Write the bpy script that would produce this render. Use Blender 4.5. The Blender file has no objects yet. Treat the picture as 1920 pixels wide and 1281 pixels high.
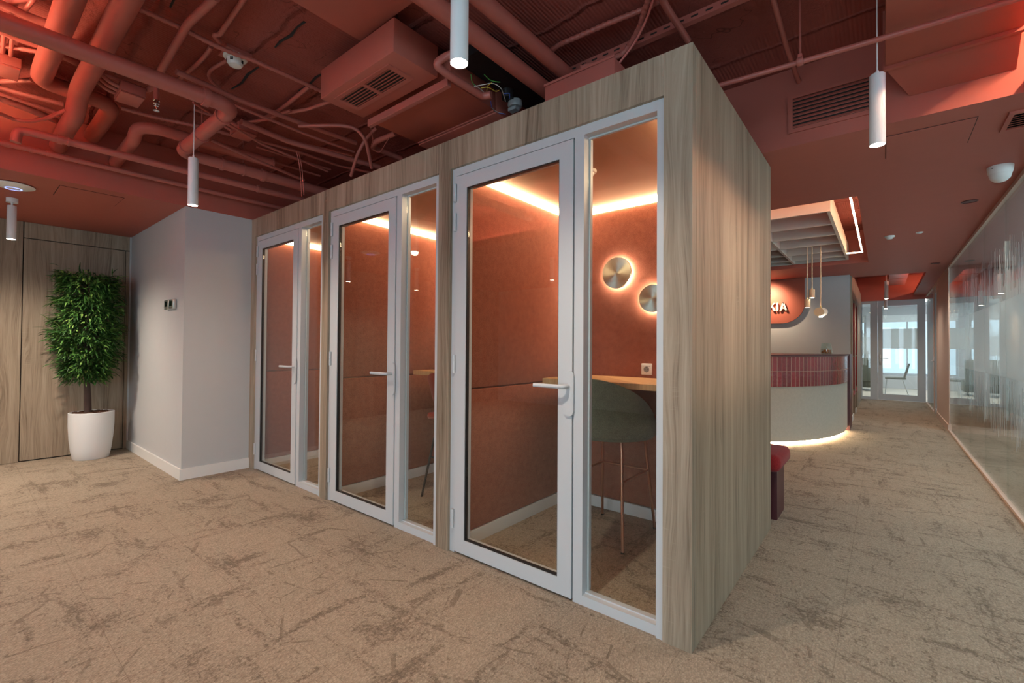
import bpy, bmesh, math, random
from math import sin, cos, pi, radians, sqrt, atan2
from mathutils import Vector, Matrix
random.seed(7)
SC = bpy.context.scene
COL = SC.collection

# ---------------------------------------------------------------- camera
FPX, YAW, PITCH, ROLL, CY = 855.45, .6827, .0137, .0072, 637.7
EYE = Vector((0, 0, 1.25))
_F = Vector((-sin(YAW)*cos(PITCH), cos(YAW)*cos(PITCH), sin(PITCH)))
_r = Vector((cos(YAW), sin(YAW), 0)); _u = _r.cross(_F)
_R = cos(ROLL)*_r + sin(ROLL)*_u
_U = -sin(ROLL)*_r + cos(ROLL)*_u
cd = bpy.data.cameras.new('camera'); cam = bpy.data.objects.new('camera', cd); COL.objects.link(cam)
cd.sensor_width = 36; cd.lens = FPX/1920*36; cd.shift_y = (CY-640.5)/1920
cd.clip_start = .05; cd.clip_end = 200
cam.matrix_world = Matrix(((_R.x, _U.x, -_F.x, EYE.x), (_R.y, _U.y, -_F.y, EYE.y), (_R.z, _U.z, -_F.z, EYE.z), (0, 0, 0, 1)))
SC.camera = cam

def at(px, py, z):
    """the point at height z that the photograph shows at pixel (px, py)"""
    d = _F + (px-960)/FPX*_R - (py-CY)/FPX*_U
    t = (z-EYE.z)/d.z
    return EYE + d*t

# ---------------------------------------------------------------- materials
def lin(c):
    if isinstance(c, str):
        c = [int(c[i:i+2], 16)/255 for i in (0, 2, 4)]
        c = [x/12.92 if x <= .04045 else ((x+.055)/1.055)**2.4 for x in c]
    return (c[0], c[1], c[2], 1)

class NT:
    def __init__(s, name):
        s.m = bpy.data.materials.new(name); s.m.use_nodes = True
        s.t = s.m.node_tree; s.t.nodes.clear()
        s.out = s.t.nodes.new('ShaderNodeOutputMaterial')
    def n(s, typ, ins=None, **kw):
        nd = s.t.nodes.new('ShaderNode'+typ)
        for k, v in kw.items(): setattr(nd, k, v)
        for k, v in (ins or {}).items(): s.set(nd.inputs[k], v)
        return nd
    def set(s, sock, v):
        if hasattr(v, 'outputs'): v = v.outputs[0]
        if isinstance(v, bpy.types.NodeSocket): s.t.links.new(v, sock)
        else: sock.default_value = v
    def math(s, op, a, b=0.0, c=0.0, clamp=False):
        nd = s.n('Math', operation=op, use_clamp=clamp)
        s.set(nd.inputs[0], a); s.set(nd.inputs[1], b); s.set(nd.inputs[2], c)
        return nd.outputs[0]
    def mix(s, f, a, b, mode='MIX'):
        nd = s.n('Mix', data_type='RGBA', blend_type=mode, clamp_factor=True)
        s.set(nd.inputs[0], f); s.set(nd.inputs[6], a); s.set(nd.inputs[7], b)
        return nd.outputs[2]
    def ramp(s, f, *stops):
        nd = s.n('ValToRGB'); cr = nd.color_ramp
        while len(cr.elements) < len(stops): cr.elements.new(.5)
        for e, (p, c) in zip(cr.elements, stops):
            e.position = p; e.color = (c, c, c, 1) if not isinstance(c, (tuple, list)) else c
        s.set(nd.inputs[0], f); return nd.outputs[0]
    def noise(s, vec, scale, detail=3, rough=.5, dist=0.0):
        return s.n('TexNoise', {'Vector': vec, 'Scale': scale, 'Detail': detail, 'Roughness': rough, 'Distortion': dist}).outputs[0]
    def scaled(s, vec, sx, sy, sz):
        return s.n('Mapping', {'Vector': vec, 'Scale': (sx, sy, sz)}).outputs[0]
    def pos(s):
        return s.n('NewGeometry').outputs['Position']
    def bump(s, h, strength=.3, dist=.01):
        return s.n('Bump', {'Height': h, 'Strength': strength, 'Distance': dist}).outputs[0]
    def bsdf(s, **ins):
        b = s.n('BsdfPrincipled')
        for k, v in ins.items(): s.set(b.inputs[k.replace('_', ' ')], v)
        s.t.links.new(b.outputs[0], s.out.inputs[0]); return b

def plain(name, col, rough=.5, metal=0.0, var=.06, bump=0.0, bscale=60, spec=None, sheen=0):
    t = NT(name); c = lin(col)
    nz = t.noise(t.pos(), 9, 3)
    lo = tuple(x*(1-var) for x in c[:3])+(1,); hi = tuple(min(1, x*(1+var)) for x in c[:3])+(1,)
    ins = dict(Base_Color=t.mix(nz, lo, hi), Roughness=rough, Metallic=metal)
    if bump: ins['Normal'] = t.bump(t.noise(t.pos(), bscale, 4), bump, .004)
    if spec is not None: ins['Specular_IOR_Level'] = spec
    if sheen: ins['Sheen_Weight'] = sheen
    t.bsdf(**ins); return t.m

def emit(name, col, strength):
    t = NT(name)
    e = t.n('Emission', {'Color': lin(col), 'Strength': strength})
    t.t.links.new(e.outputs[0], t.out.inputs[0]); return t.m

def wood(name, base, dark, light, plank=.11, gs=1.0):
    t = NT(name); p = t.pos()
    sp = t.n('SeparateXYZ', {'Vector': p})
    h = t.math('ADD', sp.outputs[0], sp.outputs[1])
    hv = t.n('CombineXYZ', {'X': h, 'Y': 0.0, 'Z': sp.outputs[2]}).outputs[0]
    wob = t.noise(t.scaled(hv, 5, 1, .7), 1.2, 2)
    h2 = t.math('ADD', h, t.math('MULTIPLY', wob, .15))
    v2 = t.n('CombineXYZ', {'X': h2, 'Y': 0.0, 'Z': sp.outputs[2]}).outputs[0]
    fine = t.noise(t.scaled(v2, 150*gs, 1, 3.0), 1, 4, .65)
    med = t.noise(t.scaled(v2, 34*gs, 1, .8), 1, 3, .6)
    wide = t.noise(t.scaled(v2, 9*gs, 1, .18), 1, 2, .5)
    pid = t.math('FLOOR', t.math('DIVIDE', h, plank))
    pr = t.n('TexWhiteNoise', {'W': pid}, noise_dimensions='1D').outputs[0]
    f = t.math('ADD', t.math('MULTIPLY', fine, .50), t.math('ADD', t.math('MULTIPLY', med, .46), t.math('MULTIPLY', wide, .35)))
    f = t.math('ADD', f, t.math('MULTIPLY', t.math('SUBTRACT', pr, .5), .13))
    col = t.ramp(f, (.44, lin(dark)), (.62, lin(base)), (.84, lin(light)))
    # pale saw marks across the grain, in patches
    saw = t.noise(t.scaled(hv, 9, 1, 130), 1, 2, .6)
    patch = t.ramp(t.noise(t.scaled(hv, 7, 1, 1.4), 1, 2), (.56, 0.0), (.66, 1.0))
    sm = t.math('MULTIPLY', t.ramp(saw, (.58, 0.0), (.7, 1.0)), t.math('MULTIPLY', patch, .45))
    col = t.mix(sm, col, lin(light))
    t.bsdf(Base_Color=col, Roughness=.55, Normal=t.bump(fine, .12, .002), Specular_IOR_Level=.35)
    return t.m

def felt(name, a, b, scale=260):
    t = NT(name); p = t.pos()
    s1 = t.noise(p, scale, 2, .7); s2 = t.noise(p, 30, 3)
    f = t.math('ADD', t.math('MULTIPLY', s1, .8), t.math('MULTIPLY', s2, .25))
    t.bsdf(Base_Color=t.ramp(f, (.36, lin(a)), (.66, lin(b))), Roughness=.95, Specular_IOR_Level=.1,
           Sheen_Weight=.15, Normal=t.bump(s1, .35, .002))
    return t.m

def glass(name, tint=(.97, .99, .98), ior=1.5, stripes=None, haze=0.0):
    """a thin architectural pane: clear along the normal, mirror-like at grazing angles"""
    t = NT(name)
    tr = t.n('BsdfTransparent', {'Color': lin(tint)})
    gl = t.n('BsdfGlossy', {'Color': (1, 1, 1, 1), 'Roughness': 0.0})
    r0 = ((ior-1)/(ior+1))**2
    fac = t.n('LayerWeight', {'Blend': .5}).outputs['Facing']
    fr = t.math('ADD', r0, t.math('MULTIPLY', 1-r0, t.math('POWER', fac, 5.0)))
    m = t.n('MixShader', {0: fr, 1: tr, 2: gl})
    last = m
    if stripes:
        axis, z0, z1, dz0, dz1, op = stripes
        sp = t.n('SeparateXYZ', {'Vector': t.pos()})
        u = t.math('DIVIDE', sp.outputs[axis], .021)
        iid = t.math('FLOOR', u); fr_ = t.math('FRACT', u)
        r1 = t.n('TexWhiteNoise', {'W': iid}, noise_dimensions='1D').outputs[0]
        r2 = t.n('TexWhiteNoise', {'W': t.math('ADD', iid, 91.3)}, noise_dimensions='1D').outputs[0]
        lo = t.math('SUBTRACT', z0, t.math('MULTIPLY', r1, dz0))
        hi = t.math('ADD', z1, t.math('MULTIPLY', r2, dz1))
        z = sp.outputs[2]
        inside = t.math('MULTIPLY', t.math('GREATER_THAN', z, lo), t.math('LESS_THAN', z, hi))
        bar = t.math('LESS_THAN', fr_, .55)
        mid = t.math('MULTIPLY', t.math('GREATER_THAN', z, z0), t.math('LESS_THAN', z, z1))
        mask = t.math('MAXIMUM', t.math('MULTIPLY', inside, bar), mid)
        df = t.n('BsdfDiffuse', {'Color': (.80, .86, .86, 1)}); tl = t.n('BsdfTranslucent', {'Color': (.80, .88, .88, 1)})
        ms = t.n('MixShader', {0: .55, 1: df, 2: tl})
        ms2 = t.n('MixShader', {0: fr, 1: ms, 2: gl})
        last = t.n('MixShader', {0: t.math('MULTIPLY', mask, op), 1: m, 2: ms2})
    t.t.links.new(last.outputs[0], t.out.inputs[0])
    return t.m

def carpet(name, a, b, c):
    t = NT(name); p = t.pos()
    sp = t.n('SeparateXYZ', {'Vector': p})
    warp = t.n('TexNoise', {'Vector': p, 'Scale': 2.2, 'Detail': 2}).outputs['Color']
    pw = t.n('VectorMath', {0: p, 1: t.n('VectorMath', {0: warp, 1: (.10, .10, 0)}, operation='MULTIPLY').outputs[0]}, operation='ADD').outputs[0]
    # worn flecks gathered in loose fields, and thin straight scratches
    field = t.noise(pw, 2.6, 5, .65)
    strip = t.noise(t.scaled(pw, 1.5, 8.0, 1), 1, 4, .65)
    strip2 = t.noise(t.scaled(pw, 7.5, 1.4, 1), 1, 4, .65)
    dens = t.math('MULTIPLY', t.math('SUBTRACT', t.math('MAXIMUM', field, t.math('MAXIMUM', strip, strip2)), .535), 1.15)
    fl1 = t.noise(t.scaled(p, 1, 1.9, 1), 34, 5, .72)
    fl2 = t.noise(t.scaled(p, 2.1, 1, 1), 27, 5, .72)
    fl = t.math('MAXIMUM', fl1, fl2)
    d1 = t.ramp(t.math('ADD', fl, dens), (.575, 0.0), (.71, 1.0))
    d2 = 0.0
    for k, (sc, th, off) in enumerate(((1.7, .0085, 0), (1.1, .006, 7.3))):
        v = t.n('TexVoronoi', {'Vector': t.n('VectorMath', {0: pw, 1: (off, off*.7, 0)}, operation='ADD').outputs[0], 'Scale': sc}, feature='DISTANCE_TO_EDGE')
        ln = t.math('LESS_THAN', v.outputs['Distance'], th)
        br = t.ramp(t.math('ADD', t.noise(p, 7+k*3, 3), t.math('MULTIPLY', t.math('SUBTRACT', fl, .5), .6)), (.52, 0.0), (.60, 1.0))
        d2 = t.math('MAXIMUM', d2, t.math('MULTIPLY', ln, br))
    big = t.noise(p, .9, 2)
    dark = t.math('MAXIMUM', t.math('MULTIPLY', d1, .68), t.math('MULTIPLY', d2, .5), clamp=True)
    base = t.mix(big, lin(a), lin(b))
    col = t.mix(dark, base, lin(c))
    vor = t.n('TexVoronoi', {'Vector': t.scaled(p, 1, .62, 1), 'Scale': 165.0})
    loop = t.ramp(vor.outputs['Distance'], (.12, 1.0), (.75, .55))
    tuft = t.n('TexWhiteNoise', {'Vector': vor.outputs['Position']}, noise_dimensions='3D').outputs[0]
    col = t.mix(t.math('MULTIPLY', tuft, .34), col, lin(c))
    col = t.mix(.55, col, loop, 'MULTIPLY')
    # the tile joints
    def seam(axis, size, off):
        f = t.math('FRACT', t.math('ADD', t.math('DIVIDE', sp.outputs[axis], size), off))
        return t.math('LESS_THAN', f, .006)
    sm = t.math('MAXIMUM', seam(0, .5, .31), seam(1, .5, .13))
    col = t.mix(t.math('MULTIPLY', sm, .35), col, lin(c))
    t.bsdf(Base_Color=col, Roughness=.97, Specular_IOR_Level=.08, Sheen_Weight=.12, Normal=t.bump(vor.outputs['Distance'], .7, .004))
    return t.m

def slab_mat(name, col):
    t = NT(name); p = t.pos(); c = lin(col)
    sp = t.n('SeparateXYZ', {'Vector': p})
    ribs = t.n('TexWave', {'Vector': p, 'Scale': 16.0, 'Distortion': 0.0, 'Detail': 0.0}, wave_type='BANDS', bands_direction='X').outputs['Fac']
    jw = t.math('ADD', sp.outputs[1], t.math('MULTIPLY', t.noise(p, 3.5, 4), .10))
    jf = t.math('ABSOLUTE', t.math('SUBTRACT', t.math('FRACT', t.math('DIVIDE', jw, .47)), .5))
    joint = t.ramp(jf, (.0, 1.0), (.045, 0.0))
    lump = t.noise(p, 24, 5, .7); patch = t.ramp(t.noise(p, 2.2, 3), (.45, 0.0), (.6, 1.0))
    h = t.math('ADD', t.math('MULTIPLY', t.math('MULTIPLY', ribs, .12), t.math('SUBTRACT', 1.0, patch)),
               t.math('ADD', t.math('MULTIPLY', t.math('MULTIPLY', lump, patch), .9), t.math('MULTIPLY', t.math('MULTIPLY', joint, lump), 1.6)))
    crack = t.ramp(t.math('ABSOLUTE', t.math('SUBTRACT', t.noise(p, 2.6, 3, .6, .4), .5)), (.0, 1.0), (.006, 0.0))
    cc = t.mix(t.math('MULTIPLY', t.math('MULTIPLY', crack, patch), .7), c, tuple(x*.15 for x in c[:3])+(1,))
    cc = t.mix(t.math('MULTIPLY', joint, .25), cc, tuple(x*.5 for x in c[:3])+(1,))
    t.bsdf(Base_Color=cc, Roughness=.75, Normal=t.bump(h, .9, .02), Specular_IOR_Level=.25)
    return t.m

def tiles_mat(name):
    t = NT(name); uv = t.n('UVMap').outputs[0]
    br = t.n('TexBrick', {'Vector': uv, 'Color1': lin('8d2f33'), 'Color2': lin('4a1319'), 'Mortar': lin('c9a58f'), 'Scale': 1.0,
             'Mortar Size': .0032, 'Mortar Smooth': .1, 'Bias': -.15, 'Brick Width': .066, 'Row Height': .1935}, offset=0.0, squash=1.0)
    n = t.noise(t.scaled(uv, 1, 1, 1), 40, 4, .6)
    col = t.mix(t.math('MULTIPLY', t.math('MULTIPLY', n, .7), t.math('SUBTRACT', 1.0, br.outputs['Fac'])), br.outputs['Color'], lin('b0484a'))
    h = t.math('ADD', t.math('MULTIPLY', t.noise(uv, 26, 2), .8), t.math('MULTIPLY', br.outputs['Fac'], -.7))
    t.bsdf(Base_Color=col, Roughness=t.math('ADD', .12, t.math('MULTIPLY', br.outputs['Fac'], .6)), Normal=t.bump(h, .5, .012), Specular_IOR_Level=.6)
    return t.m

def brushed(name, col):
    t = NT(name)
    tg = t.n('Tangent', direction_type='RADIAL', axis='Y')
    t.bsdf(Base_Color=lin(col), Metallic=1.0, Roughness=.34, Anisotropic=.85, Tangent=tg.outputs[0])
    return t.m

def leaf_mat(name):
    t = NT(name)
    r = t.n('NewGeometry').outputs['Random Per Island']
    col = t.ramp(r, (.0, lin('1c3a18')), (.5, lin('38632a')), (.85, lin('5d8a3c')), (1.0, lin('86a855')))
    t.bsdf(Base_Color=col, Roughness=.5, Specular_IOR_Level=.4, Subsurface_Weight=.0)
    return t.m

M = {}
M['red'] = plain('red_paint', (.43, .112, .080), .55, var=.05, bump=.05, bscale=25)
M['redpipe'] = plain('red_painted_pipe', (.43, .122, .096), .42, var=.05, bump=.08, bscale=35)
M['redlag'] = plain('red_painted_lagging', (.42, .108, .080), .6, var=.07, bump=.35, bscale=18)
M['slab'] = slab_mat('painted_concrete', (.31, .078, .062))
M['white'] = plain('white_powder_coat', (.57, .59, .61), .35, var=.01)
M['wall'] = plain('white_wall_paint', (.53, .535, .54), .7, var=.02)
M['peach'] = plain('peach_paint', (.66, .50, .42), .6, var=.02)
M['skirt'] = plain('white_skirting', (.78, .77, .75), .4, var=.01)
M['lampwhite'] = plain('white_lamp_metal', (.78, .79, .80), .32, var=.01)
M['plastic'] = plain('white_plastic', (.80, .79, .76), .35, var=.01)
M['grey'] = plain('grey_plastic', (.26, .27, .28), .45)
M['wood'] = wood('grey_oak', '978673', '625241', 'b4a490')
M['woodend'] = wood('grey_oak_panel', '998671', '604e3d', 'b5a28c', plank=.06)
M['desk'] = wood('warm_oak', 'b98f62', '9a7147', 'd0a878', plank=.3, gs=.6)
M['felt'] = felt('terracotta_felt', '7b4234', 'a8654f')
M['feltback'] = felt('terracotta_felt_back', '7b4234', 'a8654f')
M['boothceil'] = plain('terracotta_ceiling', (.42, .22, .145), .75, var=.02)
M['carpet'] = carpet('loop_pile_carpet', 'bcab97', 'ae9d88', '5a4a3b')
M['pale'] = plain('pale_floor', (.62, .56, .48), .6)
M['glass'] = glass('clear_glass')
M['glassgreen'] = glass('float_glass', (.93, .97, .95))
M['partition'] = glass('striped_glass', (.90, .95, .94), 1.52, stripes=(1, 1.02, 1.66, .55, .52, .72))
M['faglass'] = glass('striped_office_glass', (.93, .97, .96), 1.5, stripes=(0, 1.12, 1.55, .35, .45, .55))
M['film'] = glass('film_glass', (.93, .97, .96), 1.5, stripes=(0, 1.26, 1.74, .0, .0, .8))
M['gasket'] = plain('black_gasket', (.012, .012, .014), .5)
M['black'] = plain('black_metal', (.015, .015, .016), .4)
M['dark'] = plain('dark_void', (.02, .012, .01), .8)
M['steel'] = plain('stainless_steel', (.62, .62, .60), .28, 1.0, var=.03)
M['chrome'] = plain('bright_chrome', (.75, .75, .74), .12, 1.0, var=.02)
M['copper'] = plain('copper_tube', (.62, .30, .20), .3, 1.0, var=.03)
M['brass'] = plain('brass_fitting', (.62, .42, .16), .3, 1.0)
M['disc'] = brushed('brushed_champagne_metal', (.56, .57, .48))
M['green'] = felt('grey_green_velvet', '4f594c', '6a7565', 180)
M['redvel'] = felt('red_upholstery', '7d1f22', '9c2f30', 200)
M['stoolred'] = felt('brick_red_shell', '79261d', '90332a', 200)
M['maroon'] = plain('maroon_board', (.085, .02, .025), .4)
M['linen'] = felt('pale_linen_board', 'b9b5a8', 'cdc9bc', 240)
M['tiles'] = tiles_mat('glazed_red_tiles')
M['led'] = emit('warm_led', (1, .74, .44), 14.0)
M['ledcove'] = emit('warm_cove_led', (1, .60, .38), 95.0)
M['ledrec'] = emit('reception_led', (1, .70, .42), 22.0)
M['ledfoot'] = emit('plinth_led', (1, .72, .42), 14.0)
M['ledring'] = emit('lamp_ring_led', (1, .80, .58), 75.0)
M['panel'] = emit('panel_light', (1, .96, .90), 6.0)
M['ledfar'] = emit('far_cove_led', (1, .60, .38), 30.0)
M['fillmeet'] = emit('meeting_fill_light', (.93, .98, 1), 13.0)
M['bulb'] = emit('lamp_lens', (1, .80, .60), 30.0)
M['bluering'] = emit('indicator_ring', (.25, .32, 1), 1.6)
M['pot'] = plain('white_planter', (.76, .77, .78), .5, var=.01)
M['bark'] = plain('dark_bark', (.07, .042, .035), .8, var=.3, bump=.5)
M['soil'] = plain('bark_mulch', (.10, .04, .022), .9, var=.6, bump=1.0, bscale=90)
M['leaf'] = leaf_mat('narrow_leaves')
M['screen'] = plain('black_screen', (.008, .009, .012), .15)
M['signred'] = plain('rust_panel', (.40, .10, .06), .6, var=.02)
M['cream'] = plain('cream_letters', (.80, .74, .62), .4)
M['cork'] = plain('pale_travertine', (.72, .55, .36), .6, var=.08)
M['cord'] = plain('cream_cord', (.66, .53, .36), .7)
M['baffle'] = plain('baffle_grey', (.60, .56, .50), .7, var=.02)
M['amber'] = plain('amber_beads', (.45, .16, .04), .3, var=.6, bump=1.0, bscale=160)
M['chairgrey'] = felt('grey_chair_fabric', '6d6f68', '878982', 200)
M['sofa'] = felt('olive_grey_fabric', '55564c', '6b6c60', 200)
M['blind'] = plain('white_blind', (.82, .83, .82), .8, var=.01)
M['tabletop'] = plain('white_table', (.62, .64, .64), .3)
M['wiregreen'] = plain('green_wire', (.06, .32, .06), .5)
M['wireyellow'] = plain('yellow_wire', (.55, .40, .05), .5)
M['wirewhite'] = plain('white_wire', (.62, .60, .55), .5)
M['wireblue'] = plain('blue_wire', (.05, .10, .45), .5)
M['wirered'] = plain('salmon_hose', (.62, .16, .13), .45)
M['dust'] = plain('dark_skin', (.30, .18, .13), .6)
M['cloth'] = plain('dark_cloth', (.03, .035, .045), .9)

# ---------------------------------------------------------------- geometry helpers
def wpos(o):
    v = Vector((0, 0, 0))
    while o is not None:
        v += o.location; o = o.parent
    return v

class MB:
    def __init__(s): s.bm = bmesh.new(); s.uv = None
    def box(s, x0, x1, y0, y1, z0, z1, bev=0.0, seg=2):
        r = bmesh.ops.create_cube(s.bm, size=1)
        vs = r['verts']
        for v in vs:
            v.co = Vector(((x0+x1)/2+v.co.x*(x1-x0), (y0+y1)/2+v.co.y*(y1-y0), (z0+z1)/2+v.co.z*(z1-z0)))
        if bev:
            es = list({e for v in vs for e in v.link_edges})
            bmesh.ops.bevel(s.bm, geom=es, offset=bev, segments=seg, affect='EDGES', profile=.5)
        return s
    def quad(s, *pts):
        s.bm.faces.new([s.bm.verts.new(p) for p in pts]); return s
    def hexa(s, lo, hi):
        """a solid between two quads of matching corners"""
        a = [s.bm.verts.new(p) for p in lo]; b = [s.bm.verts.new(p) for p in hi]
        n = len(a)
        s.bm.faces.new(a[::-1]); s.bm.faces.new(b)
        for i in range(n): s.bm.faces.new((a[i], a[(i+1) % n], b[(i+1) % n], b[i]))
        return s
    def prism(s, poly, axis, a, b):
        """extrude a 2D polygon along an axis: x -> (y,z), y -> (x,z), z -> (x,y)"""
        f = {'x': lambda u, v, w: (w, u, v), 'y': lambda u, v, w: (u, w, v), 'z': lambda u, v, w: (u, v, w)}[axis]
        return s.hexa([f(u, v, a) for u, v in poly], [f(u, v, b) for u, v in poly])
    def ring(s, c, r, n, nrm):
        nrm = Vector(nrm).normalized()
        t = nrm.orthogonal().normalized(); b = nrm.cross(t)
        return [s.bm.verts.new(Vector(c)+(t*cos(2*pi*i/n)+b*sin(2*pi*i/n))*r) for i in range(n)]
    def lathe(s, prof, c=(0, 0, 0), n=32, axis='z', cap=True, sx=1.0, sy=1.0):
        """prof: (radius, height) pairs turned round an axis through c"""
        rings = []
        for r, h in prof:
            ring = []
            for i in range(n):
                a = 2*pi*i/n; u, v = r*cos(a)*sx, r*sin(a)*sy
                p = {'z': (u, v, h), 'y': (u, h, -v), 'x': (h, u, v)}[axis]
                ring.append(s.bm.verts.new(Vector(c)+Vector(p)))
            rings.append(ring)
        for a, b in zip(rings, rings[1:]):
            for i in range(n):
                s.bm.faces.new((a[i], a[(i+1) % n], b[(i+1) % n], b[i]))
        if cap:
            s.bm.faces.new(rings[0][::-1]); s.bm.faces.new(rings[-1])
        return s
    def tube(s, pts, r, seg=10, fil=0.0, corr=0.0, step=.008, rfun=None):
        P_ = path(pts, fil)
        if corr:
            P_ = resample(P_, step)
        frames = frames_of(P_)
        rings = []
        for i, (p, t, b) in enumerate(frames):
            rr = r
            if corr: rr = r*(1+corr) if (i//2) % 2 == 0 else r*(1-corr)
            if rfun: rr = r*rfun(i/(len(frames)-1))
            rings.append([s.bm.verts.new(p+(t*cos(2*pi*k/seg)+b*sin(2*pi*k/seg))*rr) for k in range(seg)])
        for a, b in zip(rings, rings[1:]):
            for i in range(seg):
                s.bm.faces.new((a[i], a[(i+1) % seg], b[(i+1) % seg], b[i]))
        s.bm.faces.new(rings[0][::-1]); s.bm.faces.new(rings[-1])
        return s
    def build(s, name, mat, parent=None, smooth=False, local=False):
        bm = s.bm
        bmesh.ops.recalc_face_normals(bm, faces=bm.faces[:])
        if parent is not None and not local:
            off = wpos(parent)
            for v in bm.verts: v.co -= off
        me = bpy.data.meshes.new(name); bm.to_mesh(me); bm.free()
        for m in (mat if isinstance(mat, (list, tuple)) else [mat]): me.materials.append(M[m])
        if smooth:
            for p in me.polygons: p.use_smooth = True
            try: me.set_sharp_from_angle(angle=radians(40))
            except Exception: pass
        o = bpy.data.objects.new(name, me); COL.objects.link(o)
        if parent is not None: o.parent = parent
        return o

def path(pts, fil):
    pts = [Vector(p) for p in pts]
    if not fil or len(pts) < 3: return pts
    out = [pts[0]]
    for a, b, c in zip(pts, pts[1:], pts[2:]):
        d1, d2 = (a-b), (c-b)
        f = min(fil, d1.length*.49, d2.length*.49)
        p1 = b+d1.normalized()*f; p2 = b+d2.normalized()*f
        for k in range(9):
            t = k/8
            out.append(p1*(1-t)**2+b*2*t*(1-t)+p2*t*t)
    out.append(pts[-1]); return out

def resample(pts, step):
    out = [pts[0]]; carry = 0.0
    for a, b in zip(pts, pts[1:]):
        L = (b-a).length; d = step-carry
        while d <= L:
            out.append(a+(b-a)*(d/L)); d += step
        carry = L-(d-step)
    return out

def frames_of(pts):
    n = len(pts); tang = []
    for i in range(n):
        a = pts[max(i-1, 0)]; b = pts[min(i+1, n-1)]
        tang.append((b-a).normalized())
    t = tang[0].orthogonal().normalized(); out = []
    for p, d in zip(pts, tang):
        t = (t-d*t.dot(d)); t = t.normalized() if t.length > 1e-6 else d.orthogonal().normalized()
        out.append((p, t, d.cross(t)))
    return out

def thing(name, label, cat, loc=(0, 0, 0), group=None):
    o = bpy.data.objects.new(name, None); COL.objects.link(o); o.location = loc
    return tag(o, label, cat, group)
def tag(o, label, cat, group=None):
    o['label'] = label; o['category'] = cat; o['kind'] = 'thing'
    if group: o['group'] = group
    return o
def struct(name, mb, mat, parent=None, smooth=False):
    o = mb.build(name, mat, parent, smooth)
    if parent is None: o['kind'] = 'structure'
    return o
def box(*a, **k): return MB().box(*a, **k)
def spot(parent, loc, power, angle, col=(1, .87, .72), blend=.5, aim=None, size=.03):
    l = bpy.data.lights.new('lamp_light', 'SPOT'); l.energy = power; l.spot_size = radians(angle); l.spot_blend = blend
    l.color = col; l.shadow_soft_size = size
    o = bpy.data.objects.new('lamp_light', l); COL.objects.link(o); o.parent = parent
    o.location = Vector(loc)-wpos(parent)
    if aim is not None:
        o.rotation_euler = (Vector(aim)-Vector(loc)).to_track_quat('-Z', 'Y').to_euler()
    return o
def copy_tree(o, parent=None):
    c = o.copy(); COL.objects.link(c)
    if parent is not None: c.parent = parent
    for ch in list(o.children): copy_tree(ch, c)
    return c

H = 2.525          # underside of the lowered ceilings
TOP = 3.02         # underside of the slab

# ================================================================= SETTING
struct('floor', box(-7.3, 5.2, -4.3, 14.43, -.1, 0), 'carpet')
struct('floor', box(-4, 5.2, 14.43, 19.6, -.1, 0.0), 'pale')
struct('ceiling', box(-7.3, 5.2, -4.3, 19.6, TOP, TOP+.12), 'slab')
CK = struct('ceiling', box(-7.2, -7.19, -4.2, -4.1, TOP-.004, TOP-.0005), 'slab')
for pts in ([(-2.80, 1.19), (-2.72, 1.185), (-2.62, 1.20), (-2.53, 1.19), (-2.45, 1.195)], [(-3.50, 1.20), (-3.36, 1.215), (-3.22, 1.20), (-3.08, 1.21)], [(-3.15, 1.50), (-3.02, 1.51), (-2.90, 1.495), (-2.80, 1.505)], [(-2.9, .70), (-2.7, .69), (-2.55, .71)]):
    mb = MB()
    for k, (a, b) in enumerate(zip(pts, pts[1:])):
        w0, w1 = .0045+.004*((k*7) % 3)/2, .0045+.004*((k*7+7) % 3)/2
        mb.hexa([(a[0], a[1]-w0, TOP-.0035), (b[0], b[1]-w1, TOP-.0035), (b[0], b[1]+w1, TOP-.0035), (a[0], a[1]+w0, TOP-.0035)], [(a[0], a[1]-w0, TOP-.0005), (b[0], b[1]-w1, TOP-.0005), (b[0], b[1]+w1, TOP-.0005), (a[0], a[1]+w0, TOP-.0005)])
    mb.build('crack', 'gasket', CK)
struct('ceiling', box(-2.28, -1.45, -.3, 1.43, 2.965, TOP-.001), 'red')          # smooth flat band beside the cassette
for y in (0.55,):
    pass
# lowered ceilings around the open void
struct('ceiling', box(-7.2, -5.0, -4.2, 1.35, H, TOP-.002), 'red')
struct('ceiling', MB().box(-5.0, .56, -4.2, -.35, H, H+.03).box(-5.0, .56, -.37, -.35, H+.03, H+.085).box(-5.0, .56, -4.2, -.62, H+.03, TOP-.002), 'red')
struct('ceiling', MB().box(.56, .80, -.35, 3.33, H, H+.03).box(.56, .58, -.35, 3.33, H+.03, H+.075).box(.76, .80, -.35, 3.33, H+.03, TOP-.002).box(.56, .80, -4.2, -.35, H, TOP-.002), 'red')
struct('ceiling', box(-7.2, -5.0, 1.35, 9.9, H, TOP-.002), 'red')
struct('ceiling', box(-5.0, .80, 3.33, 4.76, H, TOP-.002), 'red')
struct('ceiling', box(-5.0, -3.6, 4.76, 8.48, H, TOP-.002), 'red')
struct('ceiling', box(-.16, .80, 4.76, 8.48, H, TOP-.002), 'red')
struct('ceiling', box(-5.0, .80, 8.48, 10.15, H, TOP-.002), 'red')
struct('ceiling', MB().box(.56, .80, 10.15, 14.3, H, H+.03).box(.56, .58, 10.15, 14.3, H+.03, H+.06).box(.74, .80, 10.15, 14.3, H+.03, TOP-.002), 'red')
struct('ceiling', box(-2.2, .80, 14.3, 14.38, 2.43, TOP-.002), 'red')
struct('ceiling', box(.801, 5.2, -4.2, 14.3, H+.02, TOP-.002), 'wall')
struct('ceiling', box(-3.9, 5.2, 14.47, 19.5, 2.62, TOP-.002), 'wall')
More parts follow.
